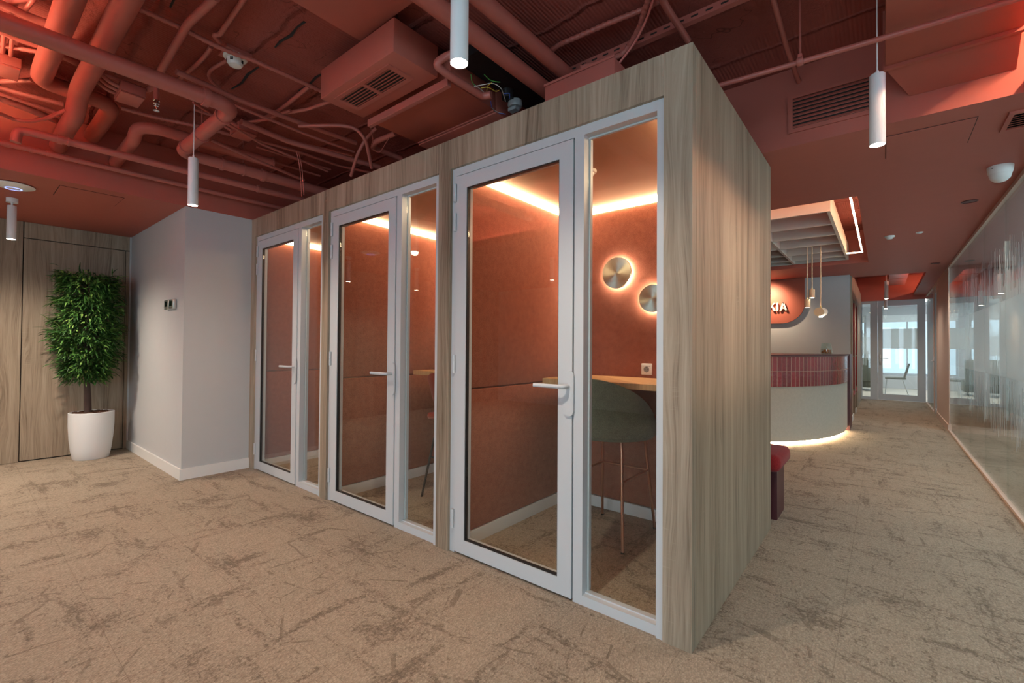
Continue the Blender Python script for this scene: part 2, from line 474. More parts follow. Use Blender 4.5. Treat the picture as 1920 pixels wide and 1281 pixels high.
struct('ceiling', box(-2.2, -.50, 10.15, 14.3, 2.60, TOP-.002), 'red')

# left: grey-oak wall with a flush door, white column block beside the booths
WL = struct('wall_left', box(-7.2, -7.03, -4.2, 1.35, 0, H), 'dark')
def panel(y0, y1, z0, z1):
    return struct('panel', box(-7.035, -7.0, y0, y1, z0, z1, bev=.001, seg=1), 'wood', WL)
panel(-.55, .462, .003, H-.002); panel(-1.6, -.556, .003, H-.002); panel(-2.7, -1.606, .003, H-.002); panel(-4.2, -2.706, .003, H-.002)
panel(.47, 1.345, 2.358, H-.002); panel(1.303, 1.345, .003, 2.35)
D1 = struct('door_1', box(-7.035, -7.0, .47, 1.297, .012, 2.35, bev=.001, seg=1), 'wood')
struct('wall_center', box(-7.2, -5.0, 1.35, 9.9, 0, H-.001), 'wall')
struct('baseboard_center', MB().box(-7.0, -5.0, 1.336, 1.3495, 0, .10).box(-4.9995, -4.987, 1.336, 1.93, 0, .10), 'skirt')
struct('trim_1', box(-7.0, -6.985, 1.335, 1.3495, .10, H-.002), 'wall')   # slim shadow bead in the corner

# window wall behind the camera and the far side of the meeting room: the daylight
def window_wall(name, n0, axis, at_, a0, a1, sill, head, top, bays, mat='wall', th=.18):
    mb = MB()
    def bx(u0, u1, z0, z1):
        if axis == 'y': mb.box(u0, u1, at_-th, at_, z0, z1)
        else: mb.box(at_, at_+th, u0, u1, z0, z1)
    bx(a0, a1, 0, sill); bx(a0, a1, head, top)
    w = (a1-a0)/bays
    for i in range(bays+1):
        c = a0+i*w; bx(max(a0, c-.12), min(a1, c+.12), sill, head)
    struct(name, mb, mat)
    for i in range(bays):
        u0, u1 = a0+i*w+.12, a0+(i+1)*w-.12
        f = MB()
        def fx(p0, p1, z0, z1):
            if axis == 'y': f.box(p0, p1, at_-.10, at_-.04, z0, z1)
            else: f.box(at_+.04, at_+.10, p0, p1, z0, z1)
        fx(u0, u0+.05, sill, head); fx(u1-.05, u1, sill, head); fx(u0+.05, u1-.05, sill, sill+.05); fx(u0+.05, u1-.05, head-.05, head)
        fx((u0+u1)/2-.02, (u0+u1)/2+.02, sill+.05, head-.05)
        wd = struct('window_%d' % (n0+i), f, 'white')
        g = MB()
        if axis == 'y': g.box(u0+.05, u1-.05, at_-.075, at_-.069, sill+.05, head-.05)
        else: g.box(at_+.069, at_+.075, u0+.05, u1-.05, sill+.05, head-.05)
        g.build('pane', 'glass', wd)
window_wall('wall_rear', 1, 'y', -4.2, -2.6, 5.2, .12, 2.50, TOP, 5)  # unseen rear windows, added to let daylight into the room
struct('wall_rear_left', box(-7.2, -2.601, -4.38, -4.2, 0, TOP), 'wall')
window_wall('wall_right', 8, 'x', 4.9, -4.2, 14.4, .75, 2.40, TOP, 8)
window_wall('wall_far', 17, 'y', 19.4, -4, 5.2, .42, 2.35, TOP, 5)
struct('wall_far_left', box(-4.0, -3.9, 14.43, 19.4, 0, TOP), 'wall')
struct('wall_left_rear', box(-7.3, -7.2, -4.2, 9.9, 0, TOP), 'wall')

# corridor: reception wall, niche wall, end wall
struct('wall_reception', box(-5.0, -.44, 9.75, 9.90, 0, H-.001), 'wall')
NW = MB()
NW.box(-.60, -.42, 9.901, 10.30, 0, 2.60).box(-.60, -.42, 11.02, 11.36, 0, 2.60).box(-.60, -.42, 12.08, 14.37, 0, 2.60)
NW.box(-.60, -.42, 10.30, 11.02, 2.16, 2.60).box(-.60, -.42, 11.36, 12.08, 2.16, 2.60)
NW.box(-1.6, -1.5, 9.901, 14.37, 0, 2.60).box(-1.5, -.60, 11.16, 11.22, 0, 2.60).box(-1.5, -.60, 12.3, 12.4, 0, 2.60).box(-1.5, -.60, 9.901, 9.98, 0, 2.60)
struct('wall_corridor', NW, 'wood')
struct('baseboard_corridor', MB().box(-.4195, -.408, 9.76, 10.30, 0, .09).box(-.4195, -.408, 11.02, 11.36, 0, .09), 'skirt')
for y0, lb in ((10.32, 'red upholstered seat in the first corridor niche past the reception wall'), (11.38, 'red upholstered seat in the second niche nearer the glass office door')):
    n = thing('niche_seat', lb, 'seat', (-1.0, y0+.34, 0), 'red seats in the corridor niches')
    box(-1.45, -.452, y0+.012, y0+.668, 0, .36).build('base', 'desk', n)
    box(-1.45, -.415, y0+.008, y0+.672, .362, .45, bev=.03, seg=3).build('seat', 'redvel', n, True)
    box(-1.45, -.424, y0+.60, y0+.672, .47, 1.10, bev=.015).build('back_pad', 'redvel', n, True)
    box(-1.45, -.424, y0+.60, y0+.672, 1.115, 2.13, bev=.015).build('back_pad', 'redvel', n, True)

# end of the corridor: glass office front with a white framed door
EF = MB()
EF.box(-.46, -.40, 14.39, 14.46, 0, 2.43).box(-.245, -.10, 14.39, 14.46, 0, 2.43).box(-.40, -.245, 14.39, 14.46, 0, .07).box(-.40, -.245, 14.39, 14.46, 2.36, 2.43)
EF.box(-.10, .78, 14.39, 14.46, 2.425, 2.43)
struct('trim_2', EF, 'white')
struct('window_22', box(-.40, -.245, 14.42, 14.43, .07, 2.36), 'faglass')
struct('wall_end', MB().box(-2.2, -.46, 14.38, 14.47, 0, TOP).box(.80, 5.0, 14.38, 14.47, 0, TOP).box(-.46, .80, 14.385, 14.465, 2.431, TOP), 'wall')
D2 = MB()
D2.box(-.095, -.005, 14.385, 14.455, .01, 2.42).box(.63, .775, 14.385, 14.455, .01, 2.42).box(-.005, .63, 14.385, 14.455, .01, .15).box(-.005, .63, 14.385, 14.455, 2.30, 2.42)
D2 = struct('door_2', D2, 'white')
box(-.005, .63, 14.415, 14.425, .15, 2.30).build('pane', 'film', D2)
h = MB(); h.box(-.066, -.034, 14.372, 14.384, .86, 1.11, bev=.004); h.tube([(-.05, 14.384, 1.02), (-.05, 14.335, 1.02), (.10, 14.335, 1.02)], .009, 10, .02)
h.build('handle', 'steel', D2, True)

# right: long striped glass partition, peach pier, narrow glass door, then more glass
GP = MB(); GP.box(.772, .812, -4.2, 9.62, 0, .022).box(.772, .812, -4.2, 9.62, 2.490, H-.001)
GP = struct('wall_glass', GP, 'peach')
ys = [9.62, 8.60, 7.56, 6.52, 5.48, 4.44, 3.40, 2.36, 1.32, .28, -.76, -1.8, -2.84, -4.2]
for a, b in zip(ys[1:], ys):
    box(.786, .798, a+.0025, b-.0025, .022, 2.490).build('pane', 'partition', GP)
struct('wall_pier', box(.78, 1.5, 9.62, 11.5, 0, H-.001), 'peach')
struct('baseboard_pier', MB().box(.766, .7795, 9.60, 11.5, 0, .10).box(.766, 1.5, 9.602, 9.6195, 0, .10), 'peach')
d3 = MB(); d3.box(.775, .83, 11.5, 11.56, 0, 2.50).box(.775, .83, 12.16, 12.28, 0, 2.50).box(.775, .83, 11.56, 12.16, 2.43, 2.50)
d3 = struct('trim_3', d3, 'peach')
lf = MB(); lf.box(.785, .825, 11.565, 11.64, .01, 2.42).box(.785, .825, 12.08, 12.155, .01, 2.42).box(.785, .825, 11.64, 12.08, .01, .10).box(.785, .825, 11.64, 12.08, 2.33, 2.42)
lf = struct('door_3', lf, 'white')
box(.80, .81, 11.64, 12.08, .10, 2.33).build('pane', 'glassgreen', lf)
h = MB(); h.box(.775, .784, 12.10, 12.13, .86, 1.11, bev=.003); h.tube([(.784, 12.115, 1.02), (.735, 12.115, 1.02), (.735, 12.0, 1.02)], .009, 10, .02); h.build('handle', 'steel', lf, True)
g4 = MB(); g4.box(.775, .815, 12.28, 14.37, 0, .022).box(.775, .815, 12.28, 14.37, 2.47, 2.50)
g4 = struct('window_23', g4, 'peach')
box(.79, .80, 12.285, 14.365, .022, 2.47).build('pane', 'partition', g4)
struct('wall_meeting', box(.83, 4.9, 9.62, 9.72, 0, H), 'wall')

# ceiling trims
for (x0, x1, y0, y1), lb in (((-5.535, -5.15, .538, .936), 'flush red access hatch in the lowered ceiling before the oak wall'), ((.02, .405, 3.525, 3.925), 'flush red access hatch in the ceiling below the long wall vent')):
    t = thing('ceiling_hatch', lb, 'hatch', ((x0+x1)/2, (y0+y1)/2, H), 'ceiling access hatches')
    box(x0, x1, y0, y1, H-.0042, H-.0006).build('panel', 'red', t)
    g = MB(); e = .004
    g.box(x0-e, x0, y0-e, y1+e, H-.002, H-.0005).box(x1, x1+e, y0-e, y1+e, H-.002, H-.0005).box(x0, x1, y0-e, y0, H-.002, H-.0005).box(x0, x1, y1, y1+e, H-.002, H-.0005)
    g.build('shadow_gap', 'dark', t)

# ================================================================= PHONE BOOTHS
YF = 1.924
def frame_rect(mb, x0, x1, z0, z1, w, y0, y1):
    mb.box(x0, x0+w, y0, y1, z0, z1).box(x1-w, x1, y0, y1, z0, z1).box(x0+w, x1-w, y0, y1, z0, z0+w).box(x0+w, x1-w, y0, y1, z1-w, z1)
    return mb

def booth(x0, label, x1, post0, last=False):
    """x0..x1: the opening between the oak posts; post0: where the post on the left begins"""
    b = thing('phone_booth', label, 'phone booth', ((x0+x1)/2, 2.6, 0), 'phone booths in one row')
    HB = 2.338
    xr = x1+.124 if last else x1
    MB().box(post0, x0, YF, YF+.11, 0, HB).build('post', 'wood', b)
    MB().box(post0, x1, YF, YF+.045, HB, 2.52).build('header_panel', 'wood', b)
    if last:
        MB().box(x1+.0015, xr-.001, YF, YF+.05, 0, 2.52).build('corner_post', 'wood', b)
        MB().box(xr-.022, xr, YF+.0505, 3.61, 0, 2.52, bev=.001, seg=1).build('side_panel', 'woodend', b)
    # shell
    sh = MB(); sh.box(post0+.02, x0+.0, YF+.111, 3.25, 0, 2.5); sh.build('partition_wall', 'wood', b)
    if last: box(x1, xr-.023, YF+.051, 3.25, 0, 2.5).build('partition_wall', 'wood', b)
    box(post0+.02, xr-.023 if last else x1, 3.2505, 3.608, 0, 2.515).build('back_wall', 'wood', b)
    box(x0+.001, x1-.001, YF+.10, 3.25, 2.352, 2.39).build('ceiling_panel', 'boothceil', b)
    # frame: jambs, head, mullion, sill
    f = MB(); y0, y1 = 1.944, 2.004
    f.box(x0, x0+.038, y0, y1, 0, HB).box(x0+.038, x1, y0, y1, 2.291, HB)
    xm0, xm1 = x0+.875, x0+.928
    f.box(xm0, xm1, y0, y1, 0, 2.291).box(x1-.030, x1, y0-.012, y1, 0, 2.330).box(xm1, x1-.030, y0, y1, 0, .046)
    f.box(xm1, x1-.030, y0+.03, y1, .046, .052).box(xm1, x1-.03, y0+.046, y1, 2.283, 2.291)
    f.box(xm1, xm1+.008, y0+.050, y1+.012, .052, 2.284)
    f.build('door_frame', 'white', b)
    box(xm1+.002, x1-.031, 1.982, 1.992, .05, 2.288).build('side_window', 'glass', b)
    # door leaf
    d0, d1, dz0, dz1 = x0+.044, x0+.869, .012, 2.285
    lw = .082
    d = MB(); frame_rect(d, d0, d1, dz0, dz1, lw, 1.938, 1.992)
    door = d.build('door', 'white', b)
    g = MB(); frame_rect(g, d0+lw, d1-lw, dz0+lw, dz1-lw, .005, 1.943, 1.966); g.build('gasket', 'gasket', door)
    box(d0+lw+.0052, d1-lw-.0052, 1.950, 1.960, dz0+lw+.0052, dz1-lw-.0052).build('pane', 'glass', door)
    sl_ = MB(); sl_.box(d0-.0045, d0-.0005, 1.952, 1.985, dz0, dz1+.005).box(d1+.0005, d1+.0045, 1.952, 1.985, dz0, dz1+.005).box(d0, d1, 1.952, 1.985, dz1+.0005, dz1+.0045)
    sl_.build('gap_shade', 'gasket', door)  # black strips stand in for the dark shadow gap round the leaf
    hx = x0+.853
    hp = MB()
    n = 12; prof = [(hx+.029*cos(a), 1.103+.029*sin(a)) for a in [pi*i/n for i in range(n+1)]]+[(hx+.029*cos(a), .934+.029*sin(a)) for a in [pi+pi*i/n for i in range(n+1)]]
    hp.prism(prof, 'y', 1.928, 1.9375); hp.build('handle_plate', 'white', door, True)
    lv = MB(); lv.tube([(hx, 1.928, 1.054), (hx, 1.880, 1.054), (hx-.175, 1.880, 1.054)], .0105, 12, .02); lv.build('handle', 'white', door, True)
    for hz in (2.185, 2.005, 1.14, .205):
        hg = MB(); hg.lathe([(.0095, -.055), (.0095, -.003), (.0078, -.003), (.0078, .003), (.0095, .003), (.0095, .055)], (x0+.033, 1.933, hz), 14)
        hg.build('hinge', 'white', door, True)
    # upholstered lining
    il, ir = x0+.045, x1-.018
    yb = 3.212
    for z0, z1 in ((.086, .976), (.979, 2.308)):
        box(x0+.0012, il, 2.03, yb+.036, z0, z1, bev=.012, seg=3).build('wall_pad', 'felt', b, True)
        box(il+.001, ir-.001, yb, yb+.038, z0, z1, bev=.012, seg=3).build('wall_pad', 'feltback', b, True)
        box(ir, x1-.0012, 2.03, yb+.036, z0, z1, bev=.005).build('wall_pad', 'felt', b, True)
    sk = MB(); sk.box(x0+.0012, il+.004, 2.03, yb, 0, .084).box(il+.004, ir-.001, yb-.006, yb+.03, 0, .084).box(ir-.004, x1-.0012, 2.03, yb-.007, 0, .084)
    sk.build('skirting', 'skirt', b)
    # warm light line round the top of the lining
    for a in ((x0+.012, il+.022, 2.05, yb+.010), (il+.023, ir-.023, yb-.018, yb+.030), (ir-.022, x1-.004, 2.05, yb+.010)):
        box(*a, 2.312, 2.350).build('light_strip', 'led', b)
    return b, il, ir, yb

B1_, _, _, _ = booth(-4.915, 'farthest phone booth of the row, beside the white wall, with an empty view in', -3.592, -5.0)
B2_, il2, ir2, yb2 = booth(-3.494, 'middle phone booth of the row, with a red stool just showing inside', -2.169, -3.5915)
B3_, il3, ir3, yb3 = booth(-2.061, 'nearest phone booth, at the oak corner, with a green stool and round lamps inside', -.732, -2.1685, True)

# things inside the booths
def wall_desk(il, ir, yb, label):
    t = thing('wall_desk', label, 'desk', ((il+ir)/2, 2.88, .99), 'oak desks in the booths')
    box(il+.14, ir-.002, 2.652, yb-.003, .988, 1.026, bev=.002).build('top', 'desk', t)
    return t
wall_desk(il3, ir3, yb3, 'oak wall desk in the nearest booth, behind the green stool')
wall_desk(il2, ir2, yb2, 'oak wall desk in the middle booth, its end showing behind the red stool')

def disc_lamp(x, z, r, yb, label):
    t = thing('wall_lamp', label, 'wall lamp', (x, yb, z), 'round backlit wall lamps')
    MB().lathe([(r*.86, -.001), (r*.86, -.021)], (x, yb, z), 40, 'y').build('light_ring', 'ledring', t, True)
    MB().lathe([(r*.98, -.027), (r, -.030), (r, -.037), (r*.985, -.040)], (0, 0, 0), 64, 'y').build('shade', 'disc', t, True, local=True)
    return t
disc_lamp(-1.565, 1.812, .119, yb3, 'larger upper round metal wall lamp glowing at its rim in the nearest booth')
disc_lamp(-1.287, 1.602, .099, yb3, 'smaller lower round metal wall lamp at the frame edge in the nearest booth')
disc_lamp(-1.565-1.433, 1.812, .119, yb2, 'round metal wall lamp on the back of the middle booth, behind its post')

def socket(x, z, yb, label):
    t = thing('power_socket', label, 'socket', (x, yb, z))
    box(x-.041, x+.041, yb-.011, yb-.0005, z-.041, z+.041, bev=.004).build('plate', 'plastic', t, True)
    MB().lathe([(.0215, -.0125), (.020, -.0125), (.019, -.0115)], (x, yb, z-.002), 24, 'y', cap=True).build('well', 'grey', t, True)
    p = MB()
    for dx in (-.0095, .0095): p.lathe([(.0026, -.0130), (.0026, -.0138)], (x+dx, yb, z-.002), 10, 'y')
    for dx, dz in ((0, .016), (0, -.020), (-.024, .022), (.012, .022), (.022, .022)): p.box(x+dx-.003, x+dx+.003, yb-.0128, yb-.0112, z+dz-.0018, z+dz+.0018)
    p.build('contacts', 'black', t)
socket(-1.338, 1.090, yb3, 'square white power socket above the oak desk in the nearest booth')

# green stool: wrapped shell on copper legs, turned to the desk
def stool_green(cx, cy):
    t = thing('bar_stool', 'bar stool with a rounded grey-green shell and copper legs in the nearest booth', 'stool', (cx, cy, 0))
    nA, nZ = 40, 14
    outer, inner = [], []
    for side, lst in ((0, outer), (1, inner)):
        for i in range(nA+1):
            a = -1.92+3.84*i/nA                       # 0 = straight back (towards -y)
            u = abs(a)/1.92
            top = .735+.315*max(0.0, 1-u**2.1)**.80
            col = []
            for k in range(nZ+1):
                s_ = k/nZ
                z = .672+(top-.672)*s_
                R = .312-.055*(max(0, z-.70)/.35)-.030*max(0, (.70-z)/.028) - (.028 if side else 0)
                lean = .03*max(0, (z-.75)/.3)
                x = cx+sin(a)*R*1.03; y = cy-.055-cos(a)*(R*.98)-lean*cos(a)*.6
                if z > .80: x = cx+sin(a)*R*1.03*(1-.02*(z-.8)/.25)
                col.append((x, y, z+(.012 if side and k == 0 else 0)))
            lst.append(col)
    sh = MB(); bm = sh.bm
    vo = [[bm.verts.new(p) for p in c] for c in outer]; vi = [[bm.verts.new(p) for p in c] for c in inner]
    for i in range(nA):
        for k in range(nZ):
            bm.faces.new((vo[i][k], vo[i+1][k], vo[i+1][k+1], vo[i][k+1]))
            bm.faces.new((vi[i][k], vi[i][k+1], vi[i+1][k+1], vi[i+1][k]))
        bm.faces.new((vo[i][nZ], vo[i+1][nZ], vi[i+1][nZ], vi[i][nZ]))
        bm.faces.new((vo[i][0], vi[i][0], vi[i+1][0], vo[i+1][0]))
    for e in (0, nA):
        for k in range(nZ): bm.faces.new((vo[e][k], vo[e][k+1], vi[e][k+1], vi[e][k]))
    sh.build('backrest', 'green', t, True)
    MB().lathe([(.05, .655), (.20, .657), (.240, .672), (.252, .70), (.25, .745), (.22, .772), (.12, .785), (.02, .787)], (cx, cy-.055, 0), 40).build('seat', 'green', t, True)
    ft = [(-.20, .25), (.20, .25), (-.20, -.25), (.20, -.25)]; tp = [(-.155, .165), (.155, .165), (-.155, -.175), (.155, -.175)]
    pt = []
    for (fx, fy), (tx, ty) in zip(ft, tp):
        l = MB(); l.tube([(cx+fx, cy+fy, .008), (cx+tx+(fx-tx)*.12, cy+ty+(fy-ty)*.12, .60), (cx+tx*.97, cy+ty*.97, .658)], .0095, 12, .03); leg = l.build('leg', 'copper', t, True)
        MB().lathe([(.011, 0), (.011, .010)], (cx+fx, cy+fy, 0), 14).build('foot_cap', 'black', leg, True)
        f = (.41-.008)/(.60-.008); bx = fx+(tx+(fx-tx)*.12-fx)*f; by = fy+(ty+(fy-ty)*.12-fy)*f
        pt.append((cx+bx, cy+by, .41))
    for i, j in ((0, 1), (1, 3), (0, 2)):
        MB().tube([pt[i], pt[j]], .0075, 10).build('footrest', 'copper', t, True)
stool_green(-1.425, 2.83)

def stool_red(cx, cy):
    t = thing('bar_stool', 'bar stool with a red shell and thin black legs in the middle booth', 'stool', (cx, cy, 0))
    sh = MB(); bm = sh.bm; nU, nV = 16, 14
    rows = []
    for k in range(nV+1):
        s_ = k/nV; z = .645+.385*s_
        w = .150+.085*s_**.8; yb = cy-.235-.03*s_
        row = []
        for side in (0, 1):
            r_ = []
            for i in range(nU+1):
                u = -1+2*i/nU
                y = yb+.10*u*u*(1-.2*s_)+(.022 if side else 0)
                zz = z-(.05*abs(u)**3 if k == nV else .05*abs(u)**3*s_)
                r_.append(bm.verts.new((cx+w*u, y, zz)))
            row.append(r_)
        rows.append(row)
    for a, b in zip(rows, rows[1:]):
        for i in range(nU):
            bm.faces.new((a[0][i], a[0][i+1], b[0][i+1], b[0][i])); bm.faces.new((a[1][i], b[1][i], b[1][i+1], a[1][i+1]))
        for e in (0, nU): bm.faces.new((a[0][e], b[0][e], b[1][e], a[1][e]))
    for i in range(nU):
        bm.faces.new((rows[-1][0][i], rows[-1][0][i+1], rows[-1][1][i+1], rows[-1][1][i])); bm.faces.new((rows[0][0][i], rows[0][1][i], rows[0][1][i+1], rows[0][0][i+1]))
    sh.build('backrest', 'stoolred', t, True)
    box(cx-.20, cx+.20, cy-.225, cy+.19, .64, .70, bev=.025, seg=3).build('seat', 'stoolred', t, True)
    for sx in (-1, 1):
        for sy in (-1, 1):
            MB().tube([(cx+sx*.235, cy+sy*.235, 0), (cx+sx*.125, cy+sy*.16, .638)], .0095, 10).build('leg', 'black', t, True)
    for sy in (-1, 1):
        MB().tube([(cx-.17, cy+sy*.197, .33), (cx+.17, cy+sy*.197, .33)], .007, 8).build('footrest', 'black', t, True)
stool_red(-2.735, 2.715)

# small ceiling detectors inside the nearest booth
def puck(name, label, cat, x, y, z, r, h, mat='plastic', group=None):
    t = thing(name, label, cat, (x, y, z), group)
    MB().lathe([(r, 0), (r, -h*.35), (r*.93, -h*.5)], (x, y, z), 28).build('base', mat, t, True)
    MB().lathe([(r*.70, -h*.5), (r*.62, -h*.9), (r*.5, -h)], (x, y, z), 28).build('sensor', mat, t, True)
    return t
puck('smoke_detector', 'small round detector on the ceiling inside the nearest booth', 'detector', -1.42, 2.50, 2.3515, .045, .035)

# ================================================================= WALL FITTINGS, PLANT
for x0, x1, lb in ((-5.485, -5.36, 'wall thermostat on the white wall, on the oak-panel side of the pair'), (-5.335, -5.21, 'wall thermostat on the white wall, on the corner side of the pair')):
    t = thing('wall_mounted_thermostat', lb, 'thermostat', ((x0+x1)/2, 1.335, 1.63), 'thermostats on the white wall')
    box(x0, x1, 1.318, 1.3495, 1.585, 1.675, bev=.005).build('housing', 'steel', t, True)
    box(x0+.018, x1-.03, 1.3165, 1.3185, 1.612, 1.658).build('screen', 'screen', t)
    bt = MB()
    for k in range(3): bt.box(x0+.022+k*.026, x0+.040+k*.026, 1.3165, 1.3182, 1.593, 1.601)
    bt.build('button_row', 'grey', t)

px_, py_ = -6.72, .985
t = thing('potted_tree', 'bushy dark green potted tree in a white tapered planter before the oak wall', 'potted tree', (px_, py_, 0))
prof = [(.148, .0), (.151, .004), (.168, .10), (.181, .22), (.189, .36), (.190, .47), (.190, .50), (.183, .504), (.178, .498), (.174, .465)]
pot = MB().lathe(prof, (px_, py_, 0), 48, cap=True); pot.build('planter', 'pot', t, True)
so = MB(); so.lathe([(.01, .496), (.10, .492), (.172, .478)], (px_, py_, 0), 32, cap=False)
for k in range(70):
    a, r = random.random()*6.28, .165*sqrt(random.random()); x, y = px_+r*cos(a), py_+r*sin(a)
    s_ = .012+.012*random.random(); so.box(x-s_, x+s_, y-s_*.6, y+s_*.6, .485, .497+.010*random.random())
so.build('mulch', 'soil', t)
MB().tube([(px_, py_-.03, .48), (px_+.01, py_-.04, .75), (px_, py_-.05, 1.0), (px_+.015, py_-.05, 1.5), (px_, py_-.04, 1.95)], .024, 10, .12, rfun=lambda u: 1.25-.9*u).build('trunk', 'bark', t, True)
lf = MB(); bm = lf.bm
def leaf(p, d, L, w, droop, side):
    d = d.normalized(); s_ = d.cross(Vector((0, 0, 1)))
    s_ = s_.normalized() if s_.length > .05 else Vector((1, 0, 0))
    s_ = (s_ + Vector((0, 0, 1))*side).normalized()
    prev = None; q = p.copy(); N = 4
    for i in range(N+1):
        f = i/N; ww = w*sin(pi*(.12+.88*f))**.8*(1 if i < N else .05)
        a, b = bm.verts.new(q+s_*ww), bm.verts.new(q-s_*ww)
        if prev: bm.faces.new((prev[0], a, b, prev[1]))
        prev = (a, b)
        d = (d+Vector((0, 0, -droop))).normalized(); q = q+d*(L/N)
cen = Vector((px_, py_-.045, 0))
for k in range(560):
    z = .86+1.13*random.random()**.95
    a = random.random()*2*pi
    f = (z-.86)/1.13
    Rm = .17+.09*math.sin(min(1, f*1.25)*pi*.8)+.03*random.random()
    if f > .93: Rm = .24
    if f < .12: Rm *= .85
    r = Rm*(.25+.75*sqrt(random.random()))
    base = cen+Vector((cos(a)*r, sin(a)*r, z))
    out = Vector((cos(a), sin(a), .25+.35*random.random()))
    for j in range(15):
        dd = (out+Vector((random.gauss(0, .55), random.gauss(0, .55), random.gauss(-.05, .40)))).normalized()
        p = base+Vector((random.gauss(0, .022), random.gauss(0, .022), random.gauss(0, .03)))
        L = .055+.06*random.random()
        if (p+dd*L).x < -6.985: continue
        leaf(p, dd, L, .0055+.0025*random.random(), .10+.30*random.random(), random.uniform(-.6, .6))
lf.build('foliage', 'leaf', t)
tw = MB()
for k in range(60):
    z = .9+1.0*random.random(); a = random.random()*6.28; r = .12+.12*random.random()
    tw.tube([cen+Vector((0, 0, z-.08)), cen+Vector((cos(a)*r*.5, sin(a)*r*.5, z)), cen+Vector((cos(a)*r, sin(a)*r, z+.04))], .004, 5, .04)
tw.build('twigs', 'bark', t, True)

# ================================================================= PENDANTS
def pendant(x, y, zb, L, label, top=TOP, power=36, mount=False, r=.0305, group='white cylinder pendants'):
    t = thing('ceiling_spotlight' if mount else 'pendant_lamp', label, 'lamp', (x, y, zb), group)
    MB().lathe([(r*.86, .012), (r*.90, .004), (r*.96, 0), (r, .003), (r, L-.004), (r-.003, L)], (x, y, zb), 36, cap=True).build('housing', 'lampwhite', t, True)
    MB().lathe([(r*.855, .0005), (r*.855, .006)], (x, y, zb), 30).build('lens', 'bulb', t, True)
    if mount:
        MB().lathe([(.038, top-.001-zb), (.038, top-.04-zb)], (x, y, zb), 30).build('ceiling_mount', 'lampwhite', t, True)
        MB().lathe([(.007, L-.002), (.007, L+.02), (.010, L+.022), (.010, L+.032), (.006, L+.034), (.006, top-.04-zb)], (x, y, zb), 14).build('joint', 'lampwhite', t, True)
    else:
        MB().lathe([(.006, L-.001), (.006, L+.018), (.004, L+.02)], (x, y, zb), 12).build('cable_grip', 'lampwhite', t, True)
        MB().tube([(x, y, zb+L+.018), (x, y, top-.02)], .0028, 8).build('cable', 'lampwhite', t, True)
        MB().lathe([(.028, top-.001-zb), (.028, top-.02-zb)], (x, y, zb), 20).build('ceiling_rose', 'lampwhite', t, True)
    spot(t, (x, y, zb-.012), power*(1.6 if mount else 1.0), 165, blend=1.0)
    return t
pendant(-1.103, 1.064, 2.20, .33, 'white cylinder pendant hanging before the oak header of the nearest booth')
pendant(-.017, 2.709, 2.20, .33, 'white cylinder pendant hanging beside the long red wall vent', power=19)
pendant(-3.668, 1.032, 2.20, .325, 'white cylinder pendant hanging before the corner of the white wall')
for (x, y, w) in ((-1.1, -1.5, 'second window side'), (-3.67, -1.5, 'far side')):  # extra pendants out of view, added to light the room
    pendant(x, y, 2.20, .325, 'added unseen white cylinder pendant over the open lounge floor away from the booths, %s' % w)
for (y, w) in ((-.85, 'second'), (-2.05, 'third')):  # extra out-of-view spotlights, added to brighten the oak wall side
    pendant(-5.96, y, 2.161, .298, 'added unseen white cylinder spotlight on a ceiling mount, %s from the potted tree along the oak wall' % w, top=H, mount=True, group=None)
pendant(-5.96, .322, 2.161, .298, 'white cylinder spotlight on a ceiling mount near the potted tree', top=H, mount=True, group=None)
pendant(.053, 11.0, 2.185, .33, 'white cylinder pendant hanging higher in the corridor before the glass office door', power=22, group='pendants down the corridor')
pendant(.052, 13.0, 2.135, .30, 'white cylinder pendant showing below another, nearest the glass office door', power=22, group='pendants down the corridor')

# access point, dome camera and small ceiling dots
t = thing('ceiling_access_point', 'white disc access point with a blue ring on the ceiling near the oak wall', 'access point', (-5.44, .30, H))
MB().lathe([(.11, -.001), (.125, -.008), (.122, -.014), (.09, -.026), (.045, -.033), (.01, -.034)], (-5.44, .30, H), 48).build('shell', 'plastic', t, True)
MB().lathe([(.046, -.0315), (.050, -.0335), (.046, -.0355), (.042, -.0338)], (-5.44, .30, H), 40, cap=False).build('indicator_ring', 'bluering', t, True)

cx, cy = .636, 4.58
t = thing('ceiling_camera', 'white dome security camera on the ceiling by the glass partition', 'camera', (cx, cy, H))
MB().lathe([(.066, -.0005), (.067, -.006), (.062, -.045), (.056, -.056)], (cx, cy, H), 40).build('housing', 'plastic', t, True)
MB().lathe([(.058, -.05), (.057, -.060), (.050, -.085), (.032, -.104), (.010, -.112), (.002, -.113)], (cx, cy, H), 40, cap=False).build('dome', 'plastic', t, True)
MB().box(cx-.048, cx-.030, cy-.0508, cy-.046, H-.022, H-.017).build('logo_mark', 'black', t)
puck('smoke_detector', 'small white detector on the corridor ceiling, nearer the light cove', 'detector', .062, 6.665, H-.0005, .045, .035)
puck('smoke_detector', 'smaller white disc on the corridor ceiling, nearer the glass partition', 'detector', .313, 6.644, H-.0005, .032, .014)
for x, y, lb in ((.582, 5.508, 'dark recessed ceiling downlight just past the dome camera'), (.607, 9.184, 'dark recessed ceiling downlight by the peach pier')):
    t = thing('ceiling_downlight', lb, 'downlight', (x, y, H), 'recessed downlights along the corridor')
    MB().lathe([(.055, -.0005), (.055, -.004), (.047, -.006), (.045, -.0025)], (x, y, H), 28).build('trim_ring', 'maroon', t, True)
    spot(t, (x, y, H-.012), 40, 110, blend=.9)

